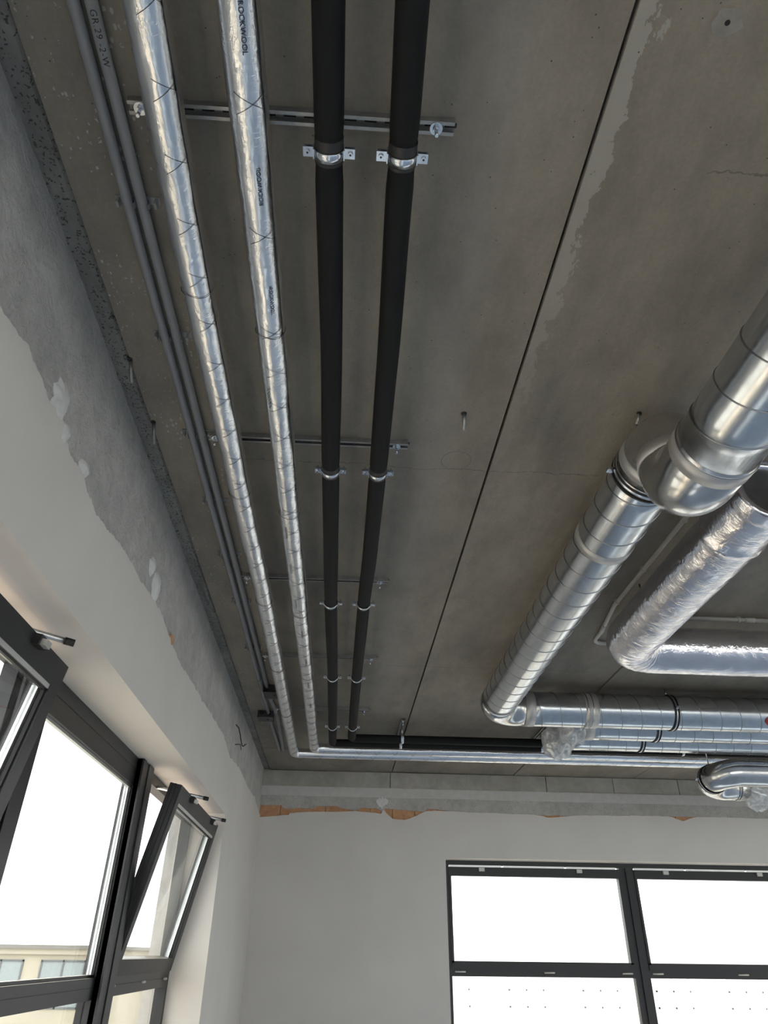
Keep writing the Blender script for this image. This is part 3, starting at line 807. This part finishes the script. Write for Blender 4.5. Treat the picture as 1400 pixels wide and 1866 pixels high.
for i, x in enumerate(CLX):
    r = thing('mounting_rail', (x, 6.45, ZC), 'short galvanised rail across the ceiling ' + ['above the first bend of the pipes', 'behind the film-wrapped duct ends', 'behind the three parallel ducts'][i], 'rail', 'rails carrying the cross pipes')
    channel(MB(), x, (6.02, 6.86), 1, ZC).build('channel', 'rail', r)
    bolt(x, 6.05, ZC - 0.022, r)
    for y in (YX['foilL'], YX['foilR']): MB().cyl((x, y, ZC - 0.02), (x, y, ZP + 0.048), 0.0045, 8).build('hanger_rod', 'zinc', r)

# ---- silver foil insulated pipes
RF = 0.0435
def lettering(txt, size, pipe_pt, r, phi, flip, parent, name, mat, bold=0.0, y0=0.0):
    """text lying on a pipe that runs along Y; phi is the angle from straight down towards +X"""
    cu = bpy.data.curves.new('text_curve', 'FONT'); cu.body = txt; cu.size = size; cu.align_x = 'CENTER'; cu.align_y = 'CENTER'; cu.offset = bold; cu.space_character = 1.12
    to = bpy.data.objects.new('text_tmp', cu); COL.objects.link(to)
    dg = bpy.context.evaluated_depsgraph_get(); dg.update()
    me = bpy.data.meshes.new_from_object(to.evaluated_get(dg))
    vs = [v.co.copy() for v in me.vertices]; fs = [tuple(p.vertices) for p in me.polygons]
    bpy.data.objects.remove(to); bpy.data.meshes.remove(me)
    mb = MB(); out = []
    for v in vs:
        s, t = (v.x, v.y) if not flip else (-v.x, -v.y)
        a = phi + t / r
        out.append((pipe_pt[0] + sin(a) * r, y0 + s, pipe_pt[2] - cos(a) * r))
    mb.add(out, fs)
    return mb.build(name, mat, parent)
def crosses(pts, per, phase, skip=()):
    """thread that shows only near its crossings, as short crossed strokes"""
    mb = MB(); run = []
    for i, p in enumerate(pts):
        g = (2 * pi * i / per + phase) % pi
        if min(g, pi - g) < radians(58) and all(abs(p.y - q) > 0.055 for q in skip): run.append(p)
        else:
            if len(run) > 2: mb.tube(run, 0.00055, 4, False)
            run = []
    if len(run) > 2: mb.tube(run, 0.00055, 4, False)
    return mb
def foil_pipe(label, ctrl, yx, seed, hand_phase, shift, skip=()):
    pts, k = run_path(ctrl, yx, 0.055, step=0.02)
    ys_, xs_ = [q.y for q in pts[:k - 8]], [q.x for q in pts[:k - 8]]
    import bisect
    def cen(y):
        i = min(max(bisect.bisect(ys_, y), 1), len(ys_) - 1)
        t = (y - ys_[i - 1]) / (ys_[i] - ys_[i - 1])
        return xs_[i - 1] + (xs_[i] - xs_[i - 1]) * t
    def rf(l, a, p):
        return RF + 0.0016 * noise.noise(Vector((l * 9, cos(a) * 1.4, sin(a) * 1.4 + seed))) + 0.0009 * noise.noise(Vector((l * 45, cos(a) * 3, sin(a) * 3 + seed)))
    o = thing('foil_insulated_pipe', tuple(pts[0]), label, 'pipe')
    MB().tube(pts, RF, 32, True, rf).build('foil_jacket', 'foil', o)
    # overlap flap of the jacket along the run
    xa, za = ctrl[1][1], ctrl[1][2]
    mb = MB(); vs = []; n = 300
    for i in range(n + 1):
        y = -0.5 + (yx - 0.1 + 0.5) * i / n
        cx = cen(y)
        for j in range(4):
            a = radians(62 + 9 * j + 4 * noise.noise(Vector((y * 14, seed, 3)))); r = RF + 0.0022 + (0.004 * max(0, noise.noise(Vector((y * 22, seed, 8)))) if j == 3 else 0)
            vs.append((cx + sin(a) * r, y, za - cos(a) * r))
    mb.add(vs, [(i * 4 + j, i * 4 + j + 1, (i + 1) * 4 + j + 1, (i + 1) * 4 + j) for i in range(n) for j in range(3)], True)
    mb.build('jacket_flap', 'foil', o)
    # binding wire wound both ways, on the long run and on the cross run
    a = Vector((xa, -0.3, za)); b = Vector((ctrl[-1][1], yx - 0.08, ctrl[-1][2]))
    for hnd in (1, -1):
        crosses(helix(a, b, RF + 0.0012, 0.165, hnd, hand_phase * hnd, 48, 0.0, shift, cen), 48, hand_phase, skip).build('binding_wire', 'wire', o)['kind'] = 'stuff'
    c = Vector((ctrl[-1][1] + 0.08, yx, ctrl[-1][2])); d = Vector((5.5, yx, ctrl[-1][2]))
    for hnd in (1, -1):
        crosses(helix(c, d, RF + 0.0016, 0.165, hnd, 0.0, 48), 48, 0.0).build('binding_wire', 'wire', o)['kind'] = 'stuff'
    for i in range(6):
        y = 0.15 + seed * 0.1 + i * 1.02; cx = cen(y)
        MB().tube([(cx + sin(t) * (RF + 0.0022), y + 0.004 * sin(3 * t), za - cos(t) * (RF + 0.0022)) for t in [2 * pi * q / 32 for q in range(32)]], 0.0010, 4, False, closed=True).build('wire_loop', 'wire', o)
    return o
fl = foil_pipe('silver foil insulated pipe nearest the grey conduits', [(-3, -0.452, ZP), (0.5, -0.455, ZP), (1.3, -0.466, ZP), (2.2, -0.462, ZP), (3.4, -0.448, ZP), (5.0, -0.448, ZP), (7, -0.448, ZP)], YX['foilL'], 1.7, -0.58 * 2 * pi, -0.75)
FRC = [(-3, -0.268, ZP), (0.6, -0.270, ZP), (1.3, -0.270, ZP), (2.2, -0.268, ZP), (3.4, -0.262, ZP), (5.0, -0.256, ZP), (7, -0.256, ZP)]
fr = foil_pipe('silver foil insulated pipe printed with dark blue lettering', FRC, YX['foilR'], 3.1, -0.69 * 2 * pi, -0.4, (0.655, 0.995, 1.34))
for y, phi, flip in ((0.655, 0.26, False), (0.995, 0.36, True), (1.34, 0.40, False), (1.75, -0.5, True), (2.62, -0.42, False), (2.95, -0.35, True), (3.35, -0.3, False), (3.75, 0.1, True), (4.2, 0.2, False), (4.65, 0.2, True), (5.1, 0.2, False)):
    lettering('ROCKWOOL', 0.0152, (interp([(c[0], c[1]) for c in FRC], y), 0, ZP), RF + 0.0034, phi, flip, fr, 'printed_lettering', 'print', 0.00022, y)

# ---- grey conduits, clips, junction boxes
RCN = 0.0145; ZCN = ZC - 0.024
def conduit(label, pts, r=RCN, mat='conduit', couplings=(), group='grey plastic conduits'):
    o = thing('conduit', tuple(pts[0]), label, 'conduit', group)
    MB().tube(pts, r, 14).build('tube', mat, o)
    for a, b in couplings: MB().cyl(a, b, r + 0.0022, 14).build('coupling', mat, o)
    return o
c1 = conduit('grey conduit on the side of the left wall, running to the grey box', [(-0.640, -3, ZCN), (-0.648, 1.2, ZCN), (-0.642, 3.5, ZCN), (-0.637, 5.9, ZCN)], couplings=[((-0.638, 5.05, ZCN), (-0.638, 5.13, ZCN))])
c2 = conduit('grey conduit marked with pen, running to the black box', [(-0.603, -3, ZCN), (-0.609, 1.2, ZCN), (-0.600, 3.5, ZCN), (-0.595, 5.22, ZCN)])
lettering('GR.29 -2-W', 0.021, (-0.607, 0, ZCN), RCN + 0.0012, 0.10, False, c2, 'pen_writing', 'pencil', -0.0001, 0.765)
conduit('short grey conduit from the grey box to the back of the room', [(-0.640, 6.06, ZCN), (-0.628, 7.17, ZCN)])
conduit('short grey conduit with a kink below the black box', [(-0.588, 5.42, ZCN), (-0.587, 5.62, ZCN), (-0.573, 5.80, ZCN), (-0.568, 5.95, ZCN), (-0.590, 7.17, ZCN)], couplings=[((-0.588, 5.46, ZCN), (-0.587, 5.56, ZCN))])
def conduit_clip(y, label):
    o = thing('conduit_clip', (-0.625, y, ZC), label, 'clip', 'double clips on the grey conduits')
    MB().box((-0.685, y - 0.011, ZC - 0.005), (-0.565, y + 0.011, ZC)).build('base_plate', 'conduit', o)
    for x in (-0.645, -0.606):
        mb = MB(); n = 14; vs = []
        for i in range(n + 1):
            a = radians(-130 + 260 * i / n)
            for r in (RCN + 0.0006, RCN + 0.0030):
                for dy in (-0.008, 0.008): vs.append((x + sin(a) * r, y + dy, ZCN + cos(a) * r))
        fs = []
        for i in range(n):
            p, q = i * 4, (i + 1) * 4
            fs += [(p, p + 1, q + 1, q), (p + 2, q + 2, q + 3, p + 3), (p, q, q + 2, p + 2), (p + 1, p + 3, q + 3, q + 1)]
        mb.add(vs, fs); mb.build('clip_arm', 'conduit', o)
    for x in (-0.676, -0.574): MB().box((x - 0.004, y - 0.009, ZC - 0.028), (x + 0.003, y + 0.009, ZC - 0.005)).build('clip_ear', 'conduit', o)
    return o
CN = ['closest to the camera', 'second from the camera', 'third from the camera', 'fourth from the camera', 'fifth from the camera', 'sixth from the camera', 'seventh, just before the black box']
ccs = None
for i, y in enumerate((1.18, 1.67, 2.185, 2.67, 3.17, 3.73, 4.45)):
    lab = 'double plastic clip holding the grey conduits, ' + CN[i]
    if ccs is None: ccs = conduit_clip(y, lab)
    else:
        o = copy_tree(ccs, (0, y - 1.18, 0)); o['label'] = lab
def junction(c, d, mat, label):
    o = thing('junction_box', (c[0], c[1], ZC), label, 'junction box', 'ceiling junction boxes')
    MB().box((c[0] - d[0] / 2, c[1] - d[1] / 2, ZC - d[2]), (c[0] + d[0] / 2, c[1] + d[1] / 2, ZC)).build('housing', mat, o)
    MB().box((c[0] - d[0] / 2 - 0.003, c[1] - d[1] / 2 - 0.003, ZC - d[2] - 0.008), (c[0] + d[0] / 2 + 0.003, c[1] + d[1] / 2 + 0.003, ZC - d[2])).build('lid', mat, o)
    for sy in (-1, 1):
        for x in (-0.032, 0.032):
            MB().cyl((c[0] + x, c[1] + sy * d[1] / 2, ZCN), (c[0] + x, c[1] + sy * (d[1] / 2 + 0.02), ZCN), 0.017, 12).build('grommet', 'rubber', o)
    MB().cyl((c[0] + 0.02, c[1], ZC - d[2] - 0.008), (c[0] + 0.02, c[1], ZC - d[2] - 0.012), 0.008, 10).build('lid_screw', 'rubber', o)
junction((-0.560, 5.32), (0.12, 0.16, 0.052), 'box_black', 'black junction box beside the silver pipe')
junction((-0.665, 5.985), (0.13, 0.13, 0.05), 'box_grey', 'dark grey junction box nearest the left wall')

# ================================================================== VENTILATION DUCTS
RD = 0.125
ZD = 3.165
def spiral(parent, a, b, r, name='duct_tube', phase=0.0, seg=56, pitch=0.15):
    t = MB().tube(line(a, b, 0.15), r, seg).build(name, 'galv', parent)
    L = (Vector(b) - Vector(a)).length
    MB().tube(helix(a, b, r + 0.0006, pitch, 1, phase, 48), 0.0022, 6).build('spiral_seam', 'seam', t)
    return t
def bend_path(c, r, u, v, a0=0, a1=pi / 2, n=14): return arc(c, r, u, v, a0, a1, n)

# main line: upper run, drop of two elbows, lower run, corner elbow, cross run
XU, ZU, XLOW = 1.09, 2.905, 1.118
YA = 5.065
duct = thing('ventilation_duct', (XLOW, 3.5, ZD), 'large spiral ventilation duct with an elbow drop and a cross run', 'duct')
spiral(duct, (XU, 1.56, ZU), (XU, -3.4, ZU), RD, phase=1.2)
Rb = (ZD - ZU) / 2
xm = (XU + XLOW) / 2
dv = Vector((XU - XLOW, 0, ZU - ZD)).normalized(); Rb = (Vector((XU, 0, ZU)) - Vector((XLOW, 0, ZD))).length / 2
y1 = 1.97
e1c = Vector((XLOW, y1, ZD)) + dv * Rb
p1 = bend_path(e1c, Rb, -dv, (0, -1, 0))
e2c = Vector((XU, y1 - 2 * Rb, ZU)) - dv * Rb
p2 = bend_path(e2c, Rb, (0, 1, 0), dv)
MB().tube([Vector((XLOW, y1 + 0.07, ZD))] + p1, RD + 0.002, 56, rfun=lambda l, a, p: RD + 0.002).build('upper_elbow', 'fitting', duct)
MB().tube(p2 + [Vector((XU, 1.56, ZU))], RD + 0.002, 56).build('lower_elbow', 'fitting', duct)
el = duct
for c, ax, w in (((XLOW, y1 + 0.02, ZD), (0, 1, 0), 0.05), ((XU, 1.60, ZU), (0, 1, 0), 0.055), (tuple(p1[-1]), tuple(dv), 0.05)):
    MB().ring(c, ax, RD - 0.002, RD + 0.0045, w, 56).build('sealing_tape', 'tape', duct)
MB().tube([Vector((XLOW, y1 + 0.075, ZD)) + Vector((sin(t), 0, cos(t))) * (RD + 0.003) for t in [2 * pi * q / 56 for q in range(56)]], 0.004, 6, closed=True).build('bead', 'fitting', duct)
MB().tube([Vector((XU, 1.575, ZU)) + Vector((sin(t), 0, cos(t))) * (RD + 0.003) for t in [2 * pi * q / 56 for q in range(56)]], 0.003, 6, closed=True).build('bead', 'seam', duct)
RC = 0.15
spiral(duct, (XLOW, y1 + 0.05, ZD), (XLOW, YA - RC, ZD), RD, phase=2.0)
MB().ring((XLOW, 2.56, ZD), (0, 1, 0), RD - 0.001, RD + 0.0032, 0.05, 56).build('sealing_tape', 'tape', duct)
cp = bend_path((XLOW + RC, YA - RC, ZD), RC, (-1, 0, 0), (0, 1, 0), n=18)
MB().tube([Vector((XLOW, YA - RC - 0.05, ZD))] + cp + [Vector((XLOW + RC + 0.08, YA, ZD))], RD + 0.002, 56).build('corner_elbow', 'fitting', duct)
MB().ring((XLOW + RC + 0.10, YA, ZD), (1, 0, 0), RD - 0.001, RD + 0.0034, 0.07, 56).build('sealing_tape', 'tape', duct)
spiral(duct, (XLOW + RC + 0.06, YA, ZD), (XE, YA, ZD), RD, phase=0.6)
MB().ring((1.825, YA, ZD), (1, 0, 0), RD - 0.001, RD + 0.003, 0.10, 56).build('coupling', 'tape', duct)
for x in (1.79, 1.83): MB().ring((x, YA, ZD), (1, 0, 0), RD, RD + 0.006, 0.008, 56).build('coupling_bead', 'fitting', duct)
MB().cyl((3.165, YA - RD * 0.80, ZD - RD * 0.56), (3.165, YA - (RD + 0.02) * 0.80, ZD - (RD + 0.02) * 0.56), 0.04, 20).build('red_cap', 'red', duct)['label'] = 'red plastic cap'

YBd, YCd = 5.395, 5.72
for y, lab, x0, ph in ((YBd, 'straight spiral duct in the middle of the three cross ducts', 1.86, 0.2), (YCd, 'straight spiral duct closest to the black cross pipes', 1.80, 2.9)):
    d = thing('ventilation_duct', (3, y, ZD), lab, 'duct', 'parallel cross ducts')
    spiral(d, (x0, y, ZD), (XE, y, ZD), RD, phase=ph)
    MB().ring((x0 + 0.05, y, ZD), (1, 0, 0), RD - 0.001, RD + 0.003, 0.08, 56).build('sealing_tape', 'tape', d)

# hanging duct clamps
def duct_clamp(c, axis, label, group, lug_dir, r=RD, rod=True, wid=0.022):
    c = Vector(c); ax = Vector(axis)
    o = thing('duct_clamp', tuple(c), label, 'clamp', group)
    MB().ring(c, ax, r + 0.0035, r + 0.0062, wid * 0.55, 56).build('band', 'zinc', o)
    MB().ring(c, ax, r + 0.0005, r + 0.0036, wid * 1.5, 56).build('rubber_lining', 'rubber', o)
    for s in (-1, 1): MB().ring(c + ax * s * wid * 0.62, ax, r + 0.003, r + 0.0075, wid * 0.3, 56).build('rubber_lip', 'rubber', o)
    for ld in (Vector(lug_dir), -Vector(lug_dir)):
        e = c + ld * (r + 0.019)
        lg = MB().cbox(e, (0.028 if abs(ld.x) > .5 else 0.022, 0.028 if abs(ld.y) > .5 else 0.022, 0.012)).build('lug', 'zinc', o)
        MB().cyl(e + Vector((0, 0, -0.006)), e + Vector((0, 0, -0.012)), 0.006, 12).build('screw', 'zinc', lg)
    if rod: MB().cyl(c + Vector((0, 0, r + 0.004)), (c.x, c.y, ZC), 0.005, 10).build('threaded_rod', 'zinc', o)
    return o
duct_clamp((XLOW, y1 + 0.10, ZD), (0, 1, 0), 'rubber lined duct clamp just below the elbow drop', 'duct clamps', (1, 0, 0), wid=0.03)
d0 = duct_clamp((2.455, YA, ZD), (1, 0, 0), 'rubber lined clamp on the cross duct with the corner elbow', 'duct clamps', (0, 1, 0))
for y, lab in ((YBd, 'rubber lined clamp on the middle cross duct'), (YCd, 'rubber lined clamp on the cross duct by the black pipes')):
    o = copy_tree(d0, (0, y - YA, 0)); o['label'] = lab

# ---- foil wrapped duct
RW, XF, YF, ZF = 0.135, 1.606, 3.75, 3.128
fd = thing('foil_wrapped_duct', (XF, 3, ZF), 'crumpled silver foil wrapped duct with an open dark end', 'duct')
Rc = 0.19
pts = line((XF, 2.10, ZF), (XF, YF - Rc, ZF), 0.012) + bend_path((XF + Rc, YF - Rc, ZF), Rc, (-1, 0, 0), (0, 1, 0), n=30)[1:] + line((XF + Rc, YF, ZF), (XE, YF, ZF), 0.02)[1:]
def rf(l, a, p):
    q = Vector((p.x * 1.0 + cos(a) * 0.135, p.y, sin(a) * 0.135))
    w = 0.0016 * noise.noise(q * 11) + 0.0012 * noise.noise(q * 30) + 0.0009 * noise.noise(q * 75)
    if p.y > YF - Rc - 0.05 and p.x < XF + Rc + 0.1: w += 0.003 * sin(l * 190 + 3 * noise.noise(q * 9)) * (0.4 + noise.noise(q * 7))
    k = math.exp(-((l - 0.30) / 0.02) ** 2); w += 0.008 * k * (0.6 + noise.noise(q * 40))
    if l < 0.07: w += 0.010 * (1 - l / 0.07) * noise.noise(q * 14) + 0.004
    return RW + w
MB().tube(pts, RW, 72, False, rf).build('foil_wrap', 'foil_duct', fd)
MB().tube([(XF, 2.10 - 0.004, ZF), (XF, 2.103, ZF)], RW, 40, False, lambda l, a, p: RW + 0.003).build('foil_lip', 'foil_duct', fd)
mb = MB()
for k in range(1): mb.ring((XF, 2.125, ZF), (0, 1, 0), RW - 0.028, RW - 0.002, 0.05, 48)
mb.build('insulation_edge', 'foil_duct', fd)
mb = MB(); n = 40; vs = [(XF, 2.13, ZF)] + [(XF + cos(2 * pi * k / n) * (RW - 0.026), 2.115 + 0.006 * noise.noise(Vector((k, 0, 0))), ZF + sin(2 * pi * k / n) * (RW - 0.026)) for k in range(n)]
mb.add(vs, [(0, 1 + (k + 1) % n, 1 + k) for k in range(n)], True); mb.build('end_sheet', 'dark_plastic', fd)
for x, y in ((XF, 2.45), (XF, 3.35), (2.9, YF)): MB().cyl((x, y, ZF + RW - 0.01), (x, y, ZC), 0.005, 8).build('hanger_rod', 'zinc', fd)

# ---- bent duct with a turned back end, low on the right
RU, YU0, YU1 = 0.11, 5.83, 6.13
XT, ZU0, ZU1 = 3.27, 2.915, 2.865
ud = thing('bent_duct', (3.4, 6.1, 2.9), 'smooth steel duct bent back on itself below the foil pipes', 'duct')
Ru = (YU1 - YU0) / 2
ctr = Vector((XT, (YU0 + YU1) / 2, 0))
half1 = [Vector((XT + Ru * 0.15 - Ru * sin(t), ctr.y - Ru * cos(t), ZU0 + (ZU1 - ZU0) * t / pi)) for t in [pi / 2 * i / 14 for i in range(15)]]
half2 = [Vector((XT + Ru * 0.15 - Ru * sin(t), ctr.y - Ru * cos(t), ZU0 + (ZU1 - ZU0) * t / pi)) for t in [pi / 2 + pi / 2 * i / 14 for i in range(15)]]
MB().tube([Vector((XE, YU0, ZU0)), Vector((XT + 0.4, YU0, ZU0))] + half1, RU, 48).build('front_bend', 'fitting', ud)
MB().tube(half2 + [Vector((XT + 0.3, YU1, ZU1))], RU, 48).build('rear_bend', 'fitting', ud)
for x in (XT + 0.13, XT + 0.15): MB().ring((x, YU1, ZU1), (1, 0, 0), RU, RU + 0.004, 0.008, 48).build('bead', 'fitting', ud)
duct_clamp(tuple(half1[-1]), (0, 1, 0), 'clamp with black lining at the turn of the bent duct', 'duct clamps', (1, 0, 0), r=RU, rod=True, wid=0.022)

# ---- plastic film wrapped over open duct ends
def film(c, rad, droop, seed, label, sx=1.0):
    mb = MB(); nu, nv = 56, 40; vs = []
    for j in range(nv + 1):
        th = pi * j / nv
        for i in range(nu):
            ph = 2 * pi * i / nu
            d = Vector((sin(th) * cos(ph), sin(th) * sin(ph), cos(th)))
            f = 1 + 0.20 * noise.noise(d * 1.7 + Vector((seed, 0, 0))) + 0.10 * noise.noise(d * 5 + Vector((0, seed, 0))) + 0.05 * abs(noise.noise(d * 12 + Vector((0, seed, 3))))
            p = Vector((d.x * rad[0], d.y * rad[1], d.z * rad[2])) * f
            if p.z < 0: p.z *= 1 + droop * (0.6 + noise.noise(d * 2.3 + Vector((seed, seed, 0))))
            vs.append(Vector(c) + p)
    fs = [(j * nu + i, j * nu + (i + 1) % nu, (j + 1) * nu + (i + 1) % nu, (j + 1) * nu + i) for j in range(nv) for i in range(nu)]
    mb.add(vs, fs, True)
    o = thing('plastic_film', tuple(c), label, 'plastic film', 'film over open duct ends')
    mb.build('film_sheet', 'film', o)
    return o
film((1.80, YBd, ZD - 0.04), (0.10, 0.14, 0.115), 0.15, 1.3, 'crumpled clear film over the end of the middle cross duct')
film((1.77, YCd, ZD - 0.05), (0.13, 0.14, 0.12), 0.35, 5.9, 'crumpled clear film hanging from duct end by the black pipes')
film((XT + 0.34, YU1, ZU1 - 0.03), (0.15, 0.13, 0.13), 0.3, 9.4, 'crumpled clear film on the turned back end of the bent duct')

# ---- pale conduits on the right
ZW = ZC - 0.016
p = [(1.565, 1.2, ZW), (1.553, 2.4, ZW), (1.548, 3.6, ZW), (1.60, 3.98, ZW)] + [(1.60 + 0.07 - 0.07 * cos(t), 4.10 + 0.07 * sin(t), ZW) for t in [pi / 2 * i / 8 for i in range(9)]] + [(3.5, 4.17, ZW)]
conduit('pale conduit with a bend, above the foil wrapped duct', p, 0.0125, 'white_conduit', [((1.585, 3.88, ZW), (1.60, 3.99, ZW))], 'pale conduits')
conduit('pale conduit running behind the cross run of the foil wrapped duct', [(1.9, 3.735, ZW), (5.5, 3.725, ZW)], 0.0125, 'white_conduit', [((2.40, 3.733, ZW), (2.46, 3.733, ZW))], 'pale conduits')
for i, (x, y, ax) in enumerate(((1.556, 2.65, 'Y'), (1.550, 3.15, 'Y'), (1.548, 3.55, 'Y'), (2.36, 3.734, 'X'))):
    o = thing('conduit_clip', (x, y, ZC), 'single clip on the pale conduit ' + ['next to the elbow drop', 'midway along the foil wrapped duct', 'close to the foil corner', 'behind the foil cross run'][i], 'clip', 'single clips on the pale conduits')
    a = (0, 1, 0) if ax == 'Y' else (1, 0, 0)
    MB().ring((x, y, ZW), a, 0.0128, 0.0155, 0.016, 20).build('clip_ring', 'white_conduit', o)
    MB().cbox((x, y, ZC - 0.002), (0.03, 0.03, 0.004)).build('base_plate', 'white_conduit', o)

# ================================================================== SMALL THINGS
def anchor_pin(x, y, d, label, r=0.006, ln=0.075, cat='anchor'):
    o = thing('anchor_pin', (x, y, ZC), label, cat, 'pins left in the ceiling')
    MB().cyl((x, y, ZC + 0.012), (x + d[0] * ln, y + d[1] * ln, ZC - ln), r, 10).build('shank', 'rail', o)
    MB().cyl((x, y, ZC + 0.004), (x, y, ZC - 0.003), r * 1.6, 14).build('collar', 'rail_dark', o)
anchor_pin(-0.800, 1.80, (0.15, 0.55), 'bent steel pin at the pitted strip, nearer the camera')
anchor_pin(-0.792, 2.14, (0.1, 0.6), 'bent steel pin at the pitted strip, farther from the camera')
anchor_pin(0.411, 2.00, (0.05, 0.5), 'steel anchor pin beside the pencilled circle on the ceiling', 0.007, 0.06)
anchor_pin(1.075, 1.95, (-0.3, 0.2), 'steel anchor stub behind the elbow drop of the duct', 0.006, 0.05)
o = thing('filled_hole', (0.786, 0.656, ZC), 'grey filler patch with a drilled hole in the ceiling slab', 'filler patch')
mb = MB(); n = 32; vs = [(0.786, 0.656, ZC - 0.004)] + [(0.786 + 0.034 * cos(2 * pi * k / n) * (1 + 0.3 * noise.noise(Vector((cos(2 * pi * k / n) * 2, sin(2 * pi * k / n) * 2, 2)))), 0.656 + 0.03 * sin(2 * pi * k / n) * (1 + 0.3 * noise.noise(Vector((cos(2 * pi * k / n) * 2, sin(2 * pi * k / n) * 2, 5)))), ZC + 0.0005) for k in range(n)]
mb.add(vs, [(0, 1 + (k + 1) % n, 1 + k) for k in range(n)], True); mb.build('filler', 'hole_filler', o)
MB().cyl((0.784, 0.656, ZC - 0.0045), (0.784, 0.656, ZC - 0.001), 0.006, 12).build('drill_hole', 'rubber', o)
o = thing('cable_stub', (XL, 5.9, 3.12), 'short loop of black cable sticking out of the left wall', 'cable')
MB().tube([(XL - 0.012, 5.72, 3.17), (XL + 0.012, 5.74, 3.15), (XL + 0.022, 5.80, 3.115), (XL + 0.02, 5.9, 3.09), (XL + 0.014, 6.05, 3.085), (XL + 0.012, 6.14, 3.10), (XL + 0.03, 6.16, 3.125)], 0.0045, 8).build('cable_loop', 'rubber', o)
MB().tube([(XL - 0.01, 5.80, 3.03), (XL + 0.012, 5.95, 3.07), (XL + 0.01, 6.05, 3.05)], 0.0035, 6).build('cable_end', 'wire', o)

# ================================================================== OUTSIDE
tag(MB().box((-120, -60, -9.2), (120, 160, -9)).build('street_ground', 'street', loc=(0, 0, -9)), kind='structure')
def building(name, label, x0, x1, y, depth, z1, mat, rows, cols, zr, wsz, cornice=True, fm='far_frame', pm='far_glass', rm='roof'):
    o = thing(name, ((x0 + x1) / 2, y, -9), label, 'building', 'houses across the street')
    MB().box((x0, y, -9), (x1, y + depth, z1)).build('wall', mat, o)
    MB().box((x0 - 0.3, y - 0.35, z1), (x1 + 0.3, y + depth, z1 + 0.16)).build('roof', rm, o)
    if cornice: MB().box((x0 - 0.15, y - 0.2, z1 - 0.22), (x1 + 0.15, y, z1)).build('cornice', mat, o)
    n = cols
    for r in range(rows):
        zt = zr - r * 3.1
        for i in range(n):
            xc = x0 + (x1 - x0) * (i + 0.5) / n
            w, h = wsz
            f = MB(); 
            for a, b, c, d in ((xc - w / 2, xc + w / 2, zt - 0.08, zt), (xc - w / 2, xc + w / 2, zt - h, zt - h + 0.08), (xc - w / 2, xc - w / 2 + 0.08, zt - h, zt), (xc + w / 2 - 0.08, xc + w / 2, zt - h, zt), (xc - 0.04, xc + 0.04, zt - h, zt), (xc - w / 2, xc + w / 2, zt - h * 0.5 - 0.04, zt - h * 0.5 + 0.04)):
                f.box((a, y - 0.06, c), (b, y + 0.02, d))
            fo = f.build('window', fm, o)
            MB().box((xc - w / 2 + 0.05, y - 0.02, zt - h + 0.05), (xc + w / 2 - 0.05, y + 0.01, zt - 0.05)).build('pane', pm, fo)
building('town_house', 'cream house with a dark roof edge seen through the left window', -34.5, -11.3, 40, 14, 1.72, 'cream', 2, 8, 1.28, (2.1, 1.9))
building('town_house', 'lower cream house between the left window posts', -10.9, -2.5, 52, 12, 1.55, 'cream', 2, 4, 0.9, (1.3, 1.6))
building('town_house', 'long white house across the street behind the back window', 4.5, 42, 46, 14, 2.6, 'pale_facade', 2, 9, 0.9, (2.0, 1.6), True, 'overexposed_frame', 'overexposed_pane', 'pale_facade')  # frames, panes and roof coloured pale to read as overexposed
